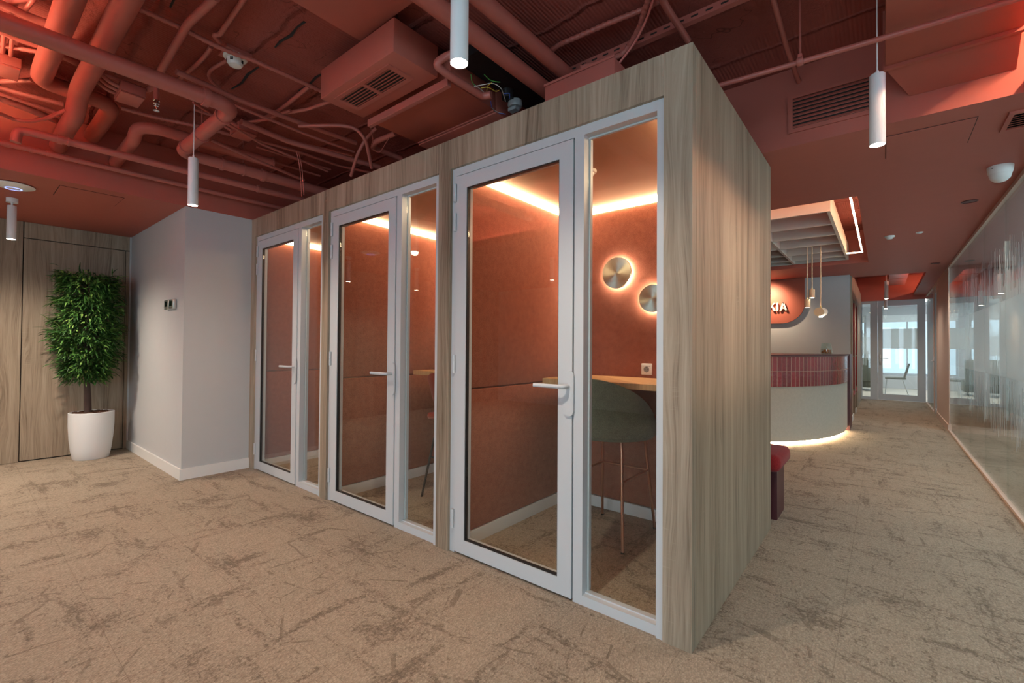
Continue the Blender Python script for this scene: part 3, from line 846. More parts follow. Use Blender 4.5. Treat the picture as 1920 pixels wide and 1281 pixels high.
# vents
def louver(name, label, plane, u0, u1, v0, v1, n, at_, fw=.03, mat='red', split=False):
    """plane 'y': on a wall facing -y (u=x, v=z). plane 'z': on a ceiling facing down (u=x, v=y)."""
    t = thing(name, label, 'vent', ((u0+u1)/2, at_ if plane == 'y' else (v0+v1)/2, (v0+v1)/2 if plane == 'y' else at_))
    def bx(mb, a0, a1, b0, b1, d0, d1):
        if plane == 'y': mb.box(a0, a1, at_-d1, at_-d0, b0, b1)
        else: mb.box(a0, a1, b0, b1, at_-d1, at_-d0)
    bx_ = MB(); bx(bx_, u0+fw*.5, u1-fw*.5, v0+fw*.5, v1-fw*.5, .0005, .002); bx_.build('backing', 'dark', t)
    f = MB(); bx(f, u0, u0+fw, v0, v1, .0005, .012); bx(f, u1-fw, u1, v0, v1, .0005, .012); bx(f, u0+fw, u1-fw, v0, v0+fw, .0005, .012); bx(f, u0+fw, u1-fw, v1-fw, v1, .0005, .012)
    if split: bx(f, (u0+u1)/2-.008, (u0+u1)/2+.008, v0+fw, v1-fw, .0005, .012)
    f.build('frame', mat, t)
    s_ = MB(); w = (v1-v0-2*fw)/n
    for i in range(n):
        c = v0+fw+(i+.5)*w
        if plane == 'y': s_.hexa([(u0+fw, at_-.012, c-w*.30), (u1-fw, at_-.012, c-w*.30), (u1-fw, at_-.003, c+w*.34), (u0+fw, at_-.003, c+w*.34)], [(u0+fw, at_-.011, c-w*.38), (u1-fw, at_-.011, c-w*.38), (u1-fw, at_-.0025, c+w*.22), (u0+fw, at_-.0025, c+w*.22)])
        else: s_.hexa([(u0+fw, c-w*.30, at_-.012), (u1-fw, c-w*.30, at_-.012), (u1-fw, c+w*.34, at_-.003), (u0+fw, c+w*.34, at_-.003)], [(u0+fw, c-w*.38, at_-.011), (u1-fw, c-w*.38, at_-.011), (u1-fw, c+w*.22, at_-.0025), (u0+fw, c+w*.22, at_-.0025)])
    s_.build('louvres', mat, t)
    return t
louver('wall_vent', 'long red louvred vent on the red ceiling drop beside the booth corner', 'y', -.462, -.02, 2.605, 2.845, 8, 3.33, .025)
t = louver('ceiling_vent', 'small red louvred ceiling vent at the frame edge above the dome camera', 'z', .53, .76, 3.56, 3.84, 7, H, .022)

# ================================================================= CEILING VOID
def pipe(name, label, cat, pts, r, fil=.06, mat='redpipe', corr=0, seg=14, collars=(), group=None):
    o = MB().tube(pts, r, seg, fil, corr).build(name, mat, None, True)
    tag(o, label, cat, group)
    for (p, ax, k) in collars:
        d = {'x': (.018, 0, 0), 'y': (0, .018, 0), 'z': (0, 0, .018)}[ax]
        c = MB().tube([Vector(p)-Vector(d)*k, Vector(p)+Vector(d)*k], r*1.19, seg); c.build('collar', mat, o, True)
    return o
G = None
# waste pipe with two elbows
pipe('ceiling_pipe', 'thick red plastic waste pipe with two elbows crossing over the floor lamp pendant', 'pipe',
     [(-3.19, -.33, 2.75), (-3.19, 1.11, 2.75), (-4.258, 1.11, 2.75), (-4.258, 3.25, 2.75)], .045, .10, collars=[((-3.19, .955, 2.75), 'y', 1.0), ((-3.36, 1.11, 2.75), 'x', .5), ((-3.78, 1.11, 2.75), 'x', .3), ((-4.10, 1.11, 2.75), 'x', .4), ((-4.258, 1.72, 2.75), 'y', .8), ((-4.258, 1.40, 2.75), 'y', .5)])
# two lagged pipes that turn down at the white wall
pipe('ceiling_pipe', 'fat lagged red pipe lit orange, nearest the ceiling glow, with two elbows', 'pipe',
     [(-1.95, .335, 2.96), (-1.95, .335, 2.885), (-3.2, .335, 2.89), (-4.20, .335, 2.94), (-4.25, .70, 2.945), (-4.45, .70, 2.93), (-4.99, .70, 2.935)], .052, .10, 'redlag')
pipe('ceiling_pipe', 'fat lagged red pipe with an S bend running beside the orange-lit one', 'pipe',
     [(-1.95, .505, 2.96), (-1.95, .505, 2.885), (-3.2, .505, 2.885), (-4.06, .505, 2.90), (-4.25, .505, 2.785), (-4.62, .505, 2.80), (-4.99, .505, 2.785)], .052, .07, 'redlag')
pipe('ceiling_pipe', 'lagged red pipe rising from the red ceiling drop and turning towards the booths', 'pipe',
     [(-4.99, .845, 2.765), (-4.36, .845, 2.785), (-4.27, .845, 2.85), (-4.215, .95, 2.86), (-4.2, 1.78, 2.86)], .043, .09, 'redlag', collars=[((-4.2, 1.77, 2.86), 'y', .5)])
pipe('ceiling_pipe', 'red drain pipe with a short riser along the ceiling drop over the white wall', 'pipe',
     [(-4.53, .255, 2.60), (-4.53, .262, 2.69), (-4.525, .37, 2.693), (-4.46, 3.2, 2.690)], .027, .05, collars=[((-4.522, .465, 2.692), 'y', .7), ((-4.521, .51, 2.692), 'y', .3), ((-4.485, 1.77, 2.691), 'y', .5)])
pipe('ceiling_pipe', 'thin red pipe with close-set collars lowest along the ceiling drop', 'pipe',
     [(-4.86, -.33, 2.672), (-4.86, 3.2, 2.672)], .0195, 0, collars=[((-4.86, y*.98, 2.672), 'y', k) for y, k in ((.24, 1), (.36, .5), (.45, .5), (.55, .5), (.63, .5), (1.40, .4))])
# pair of large pipes to the duct box
pipe('ceiling_pipe', 'large red lagged pipe passing behind the nearest pendant to the duct box', 'pipe', [(-1.575, -.3, 2.80), (-1.575, 2.6, 2.80)], .045, 0, 'redlag', group=None)
pipe('ceiling_pipe', 'large red lagged pipe above the oak header, on the corner side of its twin', 'pipe', [(-1.44, -.3, 2.855), (-1.44, 2.6, 2.855)], .040, 0, 'redlag')
t = thing('duct_box', 'red sheet metal duct end rising behind the oak header of the nearest booth', 'duct', (-1.25, 2.35, 2.62))
box(-1.50, -1.06, 2.12, 2.60, 2.56, 2.74, bev=.012).build('body', 'redpipe', t, True)
MB().box(-1.50, -1.06, 2.116, 2.1195, 2.735, 2.748).build('flange', 'redpipe', t)

for (x, y, z, ax, w) in ((-3.78, 1.11, 2.75, 'x', 'on the short leg of the waste pipe'), (-4.258, 1.56, 2.75, 'y', 'on the waste pipe past its second elbow'), (-4.50, 1.30, 2.69, 'y', 'on the drain pipe above the white wall')):
    t = thing('ceiling_pipe_hanger', 'thin red rod hanger with a ring ' + w, 'hanger', (x, y, z), 'pipe hangers')
    r_ = .049 if z > 2.7 else .0295
    rg = MB(); bm = rg.bm
    n = 24; A = []
    for d in (-.006, .006):
        for rr in (r_, r_+.004):
            A.append([bm.verts.new((x+(d if ax == 'x' else rr*cos(2*pi*k/n)), y+(d if ax == 'y' else rr*cos(2*pi*k/n)), z+rr*sin(2*pi*k/n))) for k in range(n)])
    for a, b in ((0, 1), (1, 3), (3, 2), (2, 0)):
        for k in range(n): bm.faces.new((A[a][k], A[a][(k+1) % n], A[b][(k+1) % n], A[b][k]))
    rg.build('ring', 'redpipe', t, True)
    MB().tube([(x, y, z+r_+.003), (x, y, TOP-.001)], .004, 8).build('rod', 'redpipe', t, True)

# cassette unit and fan-coil
t = thing('air_conditioner', 'red boxed air conditioning unit with a louvred grille under the slab', 'air conditioner', (-2.3, 1.53, 2.75))
box(-2.66, -1.93, 1.40, 1.70, 2.75, 2.93, bev=.008).build('casing', 'red', t, True)
g = MB(); frame_rect_z = [(-2.585, -2.035, 1.450, 1.610)]
x0, x1, y0, y1 = -2.585, -2.035, 1.445, 1.615
g.box(x0, x0+.03, y0, y1, 2.742, 2.7495).box(x1-.03, x1, y0, y1, 2.742, 2.7495).box(x0+.03, x1-.03, y0, y0+.022, 2.742, 2.7495).box(x0+.03, x1-.03, y1-.022, y1, 2.742, 2.7495)
g.box((x0+x1)/2-.012, (x0+x1)/2+.012, y0+.022, y1-.022, 2.742, 2.7495)
g.build('grille_frame', 'red', t)
box(x0+.031, x1-.031, y0+.023, y1-.023, 2.7485, 2.7497).build('grille_backing', 'dark', t)
s_ = MB()
for i in range(6):
    c = y0+.022+(i+.5)*(y1-y0-.044)/6
    for a, b in ((x0+.03, (x0+x1)/2-.012), ((x0+x1)/2+.012, x1-.03)):
        s_.hexa([(a, c-.006, 2.743), (b, c-.006, 2.743), (b, c+.006, 2.748), (a, c+.006, 2.748)], [(a, c-.007, 2.744), (b, c-.007, 2.744), (b, c+.005, 2.7484), (a, c+.005, 2.7484)])
s_.build('louvres', 'red', t)
tr = tag(box(-2.64, -1.87, 1.715, 1.745, 2.695, 2.74, bev=.003).build('ceiling_trunking', 'redpipe'), 'slim red trunking bar between the grille unit and the flat panel', 'trunking')
t = thing('fan_coil_unit', 'flat red fan coil panel above the middle booth header', 'fan coil', (-2.28, 2.05, 2.74))
box(-2.66, -1.90, 1.765, 2.145, 2.745, 2.93, bev=.004).build('casing', 'red', t, True)
box(-2.66, -1.90, 2.16, 2.50, 2.73, 2.93, bev=.004).build('rear_casing', 'red', t, True)
box(-2.65, -1.91, 2.146, 2.159, 2.738, 2.76).build('seam_strip', 'redpipe', t)
pipe('ceiling_pipe', 'red bent condensate pipe lit by the nearest pendant beside the fan coil', 'pipe',
     [at(870, 95, 2.80), at(835, 106, 2.78), at(815, 121, 2.73), at(840, 140, 2.715), at(905, 181, 2.715), at(921, 178, 2.715)], .021, .05, 'redpipe')
t = thing('motor_controller', 'grey fan motor and terminal block with loose wiring above the header', 'controller', (-1.80, 2.16, 2.72))
box(-1.885, -1.63, 1.80, 2.46, 2.87, 2.93).build('chassis', 'black', t)
MB().lathe([(.036, 0), (.040, .05), (.03, .055)], (-1.78, 2.13, 2.765), 24).build('motor', 'black', t, True)
gr = MB(); gr.lathe([(.040, 0), (.046, .012), (.042, .04), (.03, .045)], (-1.77, 2.19, 2.735), 18); gr.box(-1.81, -1.75, 2.17, 2.21, 2.715, 2.7345); gr.build('gearbox', 'grey', t, True)
for mat, pts in (('wirewhite', [(885, 163), (925, 155), (940, 165), (948, 190)]), ('wiregreen', [(908, 140), (920, 152), (938, 154)]), ('wireyellow', [(902, 165), (915, 163), (930, 172), (936, 169)]),
                 ('wireyellow', [(912, 174), (915, 160), (922, 155)]), ('wirewhite', [(888, 158), (905, 170), (910, 178)]), ('wireblue', [(945, 176), (956, 174), (955, 185)]), ('wireblue', [(920, 190), (922, 202), (932, 212), (948, 214)]), ('wirewhite', [(922, 202), (930, 210), (944, 213)]), ('wiregreen', [(883, 140), (884, 152), (890, 160)])):
    MB().tube([at(a, b, 2.735+.01*math.sin(a)) for a, b in pts], .0022, 6, .03).build('wire', mat, t, True)

# conduits (pixel paths give the plan position at the stated height)
def run(label, pts, z, r, corr=0, name='ceiling_conduit', cat='conduit', mat='redpipe', fil=.05, zs=None):
    P_ = [at(a, b, zs[i] if zs else z) for i, (a, b) in enumerate(pts)]
    return pipe(name, label, cat, P_, r, fil, mat, corr, 10)
run('corrugated red conduit passing the smoke detector to the grille unit', [(262, 17), (340, 52), (400, 84), (440, 101), (475, 113), (540, 142), (605, 172)], 2.96, .013, .10)
run('smooth dark red pipe crossing behind the corrugated conduit, beside the lagged pipes', [(405, -5), (352, 45), (335, 75), (300, 135), (285, 165)], 2.94, .020)
run('short bent red pipe end hanging near the smoke detector', [(462, -8), (412, 65), (400, 65), (412, 80)], 2.985, .013)
run('thin flexible red conduit dropping between detector and waste pipe', [(396, 88), (385, 105), (365, 125), (337, 147)], 2.985, .012)
run('flexible red conduit looping from the smoke detector back to the slab', [(428, 112), (396, 130), (390, 141), (396, 152), (412, 165)], 2.985, .010)
run('long straight red conduit, upper of the pair past the waste elbow', [(330, 134), (455, 190), (590, 240), (668, 268)], 2.93, .018)
run('thin red conduit, lower of the pair past the waste elbow', [(352, 156), (455, 204), (590, 258), (664, 285)], 2.885, .010)
run('long red conduit reaching from the waste elbow towards the middle booth', [(452, 228), (540, 265), (665, 301), (712, 313)], 2.85, .021)
run('narrow red rod conduit under the waste pipe, nearest the corner pendant', [(362, 192), (490, 270), (615, 322)], 2.835, .009)
run('corrugated red conduit between the two lagged pipes and the sprinkler', [(192, 138), (240, 156), (282, 173)], 2.96, .012, .10)
run('corrugated red conduit running below the junction box to the white wall', [(228, 203), (290, 220), (390, 241), (470, 262)], 2.93, .014, .10)
run('straight red conduit crossing obliquely under the slab to the grille unit', [(470, 233), (512, 214), (528, 204), (580, 162)], 2.985, .014)
run('curved red conduit joining the crossing pair below the grille unit', [(535, 212), (577, 205), (620, 190)], 2.95, .012)
run('slack red cable curving under the crossing conduits', [(455, 230), (500, 224), (520, 215), (545, 208)], 2.945, .010)
run('thin red conduit in the dark behind the waste elbow, uppermost', [(480, 262), (560, 285), (640, 312), (700, 325)], 2.95, .012)
run('thin red conduit in the dark behind the waste elbow, middle one', [(480, 275), (560, 300), (620, 318)], 2.93, .010)
run('thin red conduit in the dark behind the waste elbow, lowest', [(470, 290), (540, 312), (600, 330)], 2.91, .009)
run('red conduit low over the far booth header', [(395, 262), (470, 296), (570, 338)], 2.77, .012)
run('red flexible hose bent down behind the middle booth, grille side', [(560, 236), (640, 235), (668, 240), (686, 262), (697, 315)], 2.9, .013, zs=[2.88, 2.88, 2.87, 2.80, 2.66], name='ceiling_hose', cat='hose')
run('red flexible hose crossing the other behind the middle booth', [(706, 240), (685, 262), (670, 290), (658, 330)], 2.9, .013, zs=[2.92, 2.86, 2.76, 2.64], name='ceiling_hose', cat='hose')
run('short red pipe bend under the flat fan coil panel', [(742, 250), (702, 267), (700, 277), (752, 297)], 2.80, .020, mat='redpipe')
run('thin salmon wire looped below the fan coil corner', [(695, 238), (700, 262), (695, 280), (712, 287), (730, 258)], 2.76, .003, name='ceiling_cable', cat='cable')
run('loose salmon wire pair hanging over the far booth, nearer strand', [(556, 284), (562, 310), (566, 368)], 2.8, .0035, name='ceiling_cable', cat='cable', mat='wirered', zs=[2.88, 2.78, 2.56])
run('loose salmon wire pair hanging over the far booth, farther strand', [(560, 286), (566, 312), (570, 366)], 2.8, .0035, name='ceiling_cable', cat='cable', mat='wirered', zs=[2.88, 2.78, 2.56])
# lit corner by the ceiling glow
run('red conduit highest in the orange-lit corner, with a joint', [(-30, -8), (60, 34), (92, 44)], 2.95, .020)
run('orange-lit red conduit just below the waste pipe', [(-30, 44), (40, 74), (78, 86), (150, 120)], 2.968, .022)
run('corrugated red conduit in the orange-lit corner above the junction box', [(-30, 78), (0, 84), (70, 97), (100, 105)], 2.975, .013, .10)
run('straight red conduit below the lit junction box', [(-30, 156), (0, 153), (60, 150)], 2.93, .014)
run('corrugated red conduit bundle strand, upper, behind the lagged elbow', [(-30, 158), (0, 165), (50, 178), (120, 196)], 2.92, .016, .08)
run('corrugated red conduit bundle strand, lower, behind the lagged elbow', [(-30, 168), (0, 176), (60, 196), (120, 215)], 2.875, .012, .08)
run('thick ribbed red conduit below the bundle, running to the drain riser', [(-30, 172), (10, 188), (82, 216), (118, 232)], 2.87, .022, .05)
run('slack red hose drooping in front of the lit corner', [(-30, 200), (0, 213), (28, 225), (55, 228), (85, 223), (125, 206)], 2.80, .012, name='ceiling_hose', cat='hose')
for k, (a, b, c, d, w) in enumerate(((8, 60, 2, 128, 'first'), (24, 60, 18, 128, 'second'), (40, 22, 30, 44, 'third'))):
    run('short red drop conduit into the lit corner, %s along' % w, [(a, b), (c, d)] if k < 2 else [(66, -5), (45, 22)], 2.97, .010)
run('upper cross conduit in the orange-lit corner', [(-10, 8), (60, -6)], 2.985, .016)
run('dark red conduit running under the slab between waste pipe and fan coil', [(362, 205), (540, 262), (660, 292)], 2.985, .010)
# conduits over the nearest booth
run('corrugated red conduit clipped to the slab above the oak corner', [(1018, 108), (1047, 84), (1074, 73), (1140, 44), (1204, 19), (1240, 0), (1275, -25)], 2.985, .014, .10)
run('corrugated red conduit hanging down to the duct box', [(1218, -10), (1198, 54), (1171, 100), (1133, 116), (1085, 128)], 2.9, .014, .10, zs=[2.97, 2.95, 2.90, 2.84, 2.80])
hz = run('salmon hose with a metal tip hanging over the oak header', [(1228, -10), (1212, 38), (1190, 81), (1158, 122), (1149, 131)], 2.9, .006, name='ceiling_hose', cat='hose', mat='wirered', zs=[2.97, 2.93, 2.87, 2.79, 2.77])
MB().tube([at(1157, 123, 2.79), at(1146, 134, 2.765)], .0075, 10).build('metal_tip', 'steel', hz, True)
st = tag(MB().box(-1.52, .0, 2.375, 2.379, 2.93, 2.97).box(-1.52, .0, 2.379, 2.41, 2.93, 2.934).box(-1.52, .0, 2.379, 2.41, 2.966, 2.97).build('strut_channel', 'redpipe'), 'long red slotted metal channel above the oak corner', 'channel')
for k in range(20):
    box(-1.48+k*.072, -1.445+k*.072, 2.3738, 2.3755, 2.945, 2.954).build('slot', 'dark', st)
run('red pipe ending above the oak corner', [(1238, -12), (1246, 8), (1290, 76)], 2.90, .017, name='ceiling_pipe', cat='pipe')
run('red pipe crossing behind the sprinkler line to the ceiling drop', [(1447, -10), (1475, 90), (1499, 158)], 2.92, .013, name='ceiling_pipe', cat='pipe')
# sprinkler line on the right with its hanger
_a, _b = at(1345, 160, 2.68), at(1904, 0, 2.68)
SPX = at(1500, 115, 2.68).x; SPY = _a.y+(_b.y-_a.y)*(SPX-_a.x)/(_b.x-_a.x)
sp = thing('sprinkler_pipe', 'slim red sprinkler line crossing before the red duct and vent', 'pipe', (-.2, SPY, 2.68))
MB().tube([at(1345, 160, 2.68)-Vector((.28, .017, 0)), at(1904, 0, 2.68)+Vector((.15, .009, 0))], .0125, 14).build('tube', 'redpipe', sp, True)
MB().tube([(SPX, SPY, 2.695), (SPX, SPY, TOP-.001)], .005, 8).build('hanger_rod', 'redpipe', sp, True)
MB().lathe([(.019, -.014), (.021, -.01), (.021, .01), (.019, .014)], (SPX, SPY, 2.68), 16, 'x').box(SPX-.009, SPX+.009, SPY-.009, SPY+.009, 2.698, 2.716).build('clamp', 'redpipe', sp, True)
# duct on the right
t = thing('ventilation_duct', 'wide boxed red duct under the slab at the frame edge', 'duct', (.27, 2.0, 2.72))
box(.013, .50, -.30, 3.05, 2.72, TOP-.004, bev=.004).build('body', 'red', t, True)
MB().box(.005, .505, 3.05, 3.075, 2.705, TOP-.004).build('flange', 'red', t)
MB().hexa([(.013, 3.076, 2.72), (.50, 3.076, 2.72), (.50, 3.076, 2.98), (.013, 3.076, 2.98)], [(.12, 3.328, 2.65), (.52, 3.328, 2.65), (.52, 3.328, 2.9), (.12, 3.328, 2.9)]).build('reducer', 'red', t)

# junction boxes
for (x0, x1, y0, y1, z, lb) in ((-3.945, -3.755, .655, .785, 2.855, 'red junction box under the slab beside the sprinkler head'), (-3.945, -3.765, 1.345, 1.485, 2.87, 'red junction box above the far booth, past the waste elbow'),
                                (-4.25, -4.05, .10, .245, 2.90, 'red junction box lit orange in the corner glow')):
    t = thing('ceiling_junction_box', lb, 'junction box', ((x0+x1)/2, (y0+y1)/2, z), 'red junction boxes')
    box(x0, x1, y0, y1, z+.012, z+.07, bev=.004).build('housing', 'redpipe', t, True)
    box(x0+.004, x1-.004, y0+.004, y1-.004, z, z+.011, bev=.002).build('lid', 'redpipe', t, True)
    for k in range(3):
        x = x0+.035+k*(x1-x0-.07)/2
        MB().tube([(x, y0+.001, z+.04), (x, y0-.05, z+.05), (x, y0-.10, z+.09)], .013, 10, .03).build('stub', 'redpipe', t, True)
# ribs of the slab: grouted joints as shallow raised seams, and a hanging bracket
# sprinkler heads
t = thing('ceiling_sprinkler', 'bright metal sprinkler head hanging from a red tee under the waste pipe', 'sprinkler', at(293, 215, 2.80))
b0 = at(293, 200, 2.80)
bx, by = b0.x, b0.y
MB().tube([(bx-.10, by-.02, 2.94), (bx, by, 2.94), (bx, by, 2.845)], .017, 12, .03).build('stem', 'redpipe', t, True)
MB().lathe([(.014, 2.845), (.018, 2.842), (.018, 2.836), (.012, 2.833), (.012, 2.826), (.017, 2.823), (.017, 2.817), (.010, 2.814), (.010, 2.806), (.013, 2.803)], (bx, by, 0), 18).build('fitting', 'chrome', t, True)
yk = MB()
for s_ in (-1, 1): yk.tube([(bx+.009*s_, by, 2.804), (bx+.013*s_, by, 2.79), (bx+.004*s_, by, 2.775)], .0022, 6, .01)
yk.lathe([(.003, 2.776), (.018, 2.774), (.018, 2.772), (.003, 2.771)], (bx, by, 0), 20); yk.build('deflector', 'chrome', t, True)
# smoke detector on its bracket
p = at(441, 111, 2.985)
t = thing('smoke_detector', 'white smoke detector under the slab beside the corrugated conduit', 'detector', (p.x, p.y, 2.985))
MB().lathe([(.062, 0), (.064, -.010), (.056, -.018)], (p.x, p.y, 3.0), 36).build('base', 'plastic', t, True)
MB().lathe([(.044, -.018), (.042, -.045), (.036, -.052), (.034, -.056), (.018, -.060)], (p.x, p.y, 3.0), 36).build('sensor_head', 'plastic', t, True)
s_ = MB()
for a in (-2.3, -2.1, -1.9, -.9, -.7, .6, .8, 2.2): s_.box(p.x+.0425*cos(a)-.003, p.x+.0425*cos(a)+.003, p.y+.0425*sin(a)-.003, p.y+.0425*sin(a)+.003, 3.0-.042, 3.0-.024)
s_.build('slots', 'black', t)
tag(box(p.x-.07, p.x+.07, p.y-.07, p.y+.07, 3.001, TOP-.0005).build('detector_plate', 'redpipe'), 'small red mounting plate between slab and white smoke detector', 'plate')
# white driver boxes on pendant cable
tag(box(-3.75, -3.66, .92, .98, 2.97, 2.985).build('ceiling_cable_box', 'lampwhite'), 'small pale cable box at the top of the corner pendant cable', 'cable box')

# cove light lines on the rim of the open ceiling
def led(name, label, x0, x1, y0, y1, z0, z1, mat='ledcove', group='light lines in the ceiling coves'):
    return tag(box(x0, x1, y0, y1, z0, z1).build(name, mat), label, 'light', group)
led('ceiling_cove_light', 'warm light line on the ceiling rim over the lounge, out of the orange glow', -4.5, -2.7, -.50, -.47, H+.032, H+.05)
led('ceiling_cove_light', 'warm light line on the ceiling rim beside the boxed red duct', .742, .756, 1.6, 3.25, 2.86, 2.875)
led('ceiling_cove_light', 'warm light line on the rim of the opening near the glass office', .715, .73, 10.3, 14.1, H+.10, H+.11, 'ledfar')
t = thing('ventilation_duct', 'pale red flat duct in the ceiling opening near the glass office', 'duct', (.1, 12.2, 2.75))
box(.10, .40, 10.2, 13.9, 2.74, 2.95, bev=.004).build('body', 'redpipe', t, True)
for y in (11.4, 12.6): box(.095, .405, y, y+.03, 2.735, 2.955).build('flange', 'red', t)

# ================================================================= RECEPTION
led('ceiling_cove_light', 'bright warm light line along the reception ceiling recess, corridor side', -.222, -.208, 4.86, 7.80, 2.56, 2.572, 'ledrec', None)
led('ceiling_cove_light', 'hidden warm light line at the booth end of the reception recess', -3.4, -.2, 4.763, 4.775, 2.68, 2.69, 'ledfar', None)
led('ceiling_cove_light', 'bright short light line across the far end of the reception recess', -.385, -.223, 7.788, 7.80, 2.56, 2.572, 'ledrec', None)
bf = thing('ceiling_baffle', 'pale slatted acoustic baffle raft in the reception ceiling recess', 'baffle', (-1.2, 6.8, 2.6))
box(-3.4, -.39, 5.32, 5.35, 2.575, 2.76).build('frame', 'baffle', bf)
box(-3.4, -.39, 8.38, 8.41, 2.575, 2.76).build('frame', 'baffle', bf)
box(-.42, -.39, 5.351, 8.379, 2.575, 2.78).build('frame', 'baffle', bf)
box(-1.10, -1.07, 5.351, 8.379, 2.575, 2.76).build('frame', 'baffle', bf)
for y in (5.90, 6.46, 7.02, 7.58, 8.06):
    box(-1.068, -.421, y, y+.025, 2.575, 2.72).build('slat', 'baffle', bf); box(-3.4, -1.102, y, y+.025, 2.575, 2.72).build('slat', 'baffle', bf)
led('ceiling_cove_light', 'small round lit downlight between the baffle slats', -1.36, -1.28, 6.70, 6.78, 2.70, 2.715, 'panel', None)

rd = thing('reception_desk', 'curved reception desk with a red tiled band over a pale front and lit plinth', 'desk', (-1.2, 7.6, 0))
CXc, CYc, RX, RY = -1.75, 8.35, 1.325, 2.02
def arc(off, n=48):
    pts = [(-3.6, CYc-RY-off)]
    for i in range(n+1):
        a = -pi/2+pi/2*i/n
        pts.append((CXc+(RX+off)*cos(a), CYc+(RY+off)*sin(a)))
    pts.append((CXc+RX+off, 8.66))
    return pts
def curved(name, off, th, z0, z1, mat, uv=False):
    mb = MB(); bm = mb.bm; A, B = arc(off), arc(off-th)
    uvl = bm.loops.layers.uv.new('UVMap') if uv else None
    cum = [0]
    for a, b in zip(A, A[1:]): cum.append(cum[-1]+math.hypot(b[0]-a[0], b[1]-a[1]))
    V = [[bm.verts.new((p[0], p[1], z)) for p in L] for L, z in ((A, z0), (A, z1), (B, z1), (B, z0))]
    n = len(A)
    for i in range(n-1):
        for k in range(4):
            f = bm.faces.new((V[k][i], V[k][i+1], V[(k+1) % 4][i+1], V[(k+1) % 4][i]))
            if uvl:
                for lp, (ci, zz) in zip(f.loops, ((i, z0), (i+1, z0), (i+1, z1), (i, z1))): lp[uvl].uv = (cum[ci], zz-z0)
    bm.faces.new([V[k][0] for k in range(4)]); bm.faces.new([V[k][-1] for k in range(4)][::-1])
    return mb.build(name, mat, rd, not uv)
curved('front_panel', 0, .03, .06, .757, 'linen')
curved('tile_band', .012, .03, .758, 1.145, 'tiles', True)
curved('plinth_light', -.05, .012, .006, .055, 'ledfoot')
curved('plinth', -.063, .03, 0, .10, 'maroon')
tp = MB(); tp.prism(arc(.02)+[(-3.6, 8.66)], 'z', 1.146, 1.166); tp.build('counter_top', 'maroon', rd)
box(-.47, -.395, 8.67, 9.3, 0, 1.165).build('end_panel', 'maroon', rd)
t = thing('drinking_glass', 'clear tumbler holding amber beads on the reception counter', 'glass', (-.60, 7.55, 1.167))
gx, gy = -.60, 7.55
MB().lathe([(.045, .001), (.066, .02), (.070, .05), (.064, .10), (.055, .155), (.053, .155), (.062, .10), (.067, .05), (.062, .022), (.04, .012)], (gx, gy, 1.167), 28, cap=True).build('vessel', 'glassgreen', t, True)
bd = MB()
for k in range(90):
    a, r = random.random()*6.28, .055*sqrt(random.random()); z = 1.187+random.random()*.048
    bmesh.ops.create_icosphere(bd.bm, subdivisions=1, radius=.008, matrix=Matrix.Translation((gx+r*cos(a), gy+r*sin(a), z)))
bd = bd.build('beads', 'amber', t, True); bd['kind'] = 'stuff'

sg = thing('company_sign', 'rust red rounded sign panel with cream letters on the reception wall', 'sign', (-2.3, 9.72, 2.0))
rp = [(-3.4, 2.523), (-3.4, 1.71)]
for i in range(13):
    a = -pi/2+pi/2*i/12; rp.append((-1.093-.36+.36*cos(a), 1.71+.36+.36*sin(a)))
rp.append((-1.093, 2.523))
MB().prism(rp, 'y', 9.70, 9.7495).build('panel', 'signred', sg)
lz0, lz1 = 1.945, 2.092
def letter(polys):
    mb = MB()
    for pl in polys: mb.prism(pl, 'y', 9.655, 9.685)
    o = mb.build('letter', 'cream', sg); return o
A0, A1 = -1.497+.015, -1.368+.005
am = (A0+A1)/2; w = .030
letter([[(A0, lz0), (A0+w, lz0), (am+w*.42, lz1), (am-w*.5, lz1)], [(A1-w, lz0), (A1, lz0), (am+w*.5, lz1), (am-w*.42, lz1)], [(A0+.035, lz0+.032), (A1-.035, lz0+.032), (A1-.045, lz0+.056), (A0+.045, lz0+.056)]])
letter([[(A0-.052, lz0), (A0-.022, lz0), (A0-.022, lz1), (A0-.052, lz1)]])
K0 = A0-.178
letter([[(K0, lz0), (K0+w, lz0), (K0+w, lz1), (K0, lz1)], [(K0+w, lz0+.055), (K0+w+.02, lz0+.085), (K0+.112, lz1), (K0+.075, lz1)], [(K0+.040, lz0+.085), (K0+.062, lz0+.098), (K0+.118, lz0), (K0+.082, lz0)]])
t = thing('spotlight', 'small grey spotlight aimed at the rust red sign', 'spotlight', (-1.62, 9.25, 2.44))
MB().tube([(-1.60, 9.25, H-.001), (-1.60, 9.25, 2.47)], .006, 8).build('stem', 'grey', t, True)
MB().tube([(-1.585, 9.20, 2.475), (-1.63, 9.32, 2.385)], .028, 20).build('housing', 'grey', t, True)
spot(t, (-1.64, 9.34, 2.37), 34, 140, (1, .74, .5), 1.0, (-1.72, 9.7, 1.98))

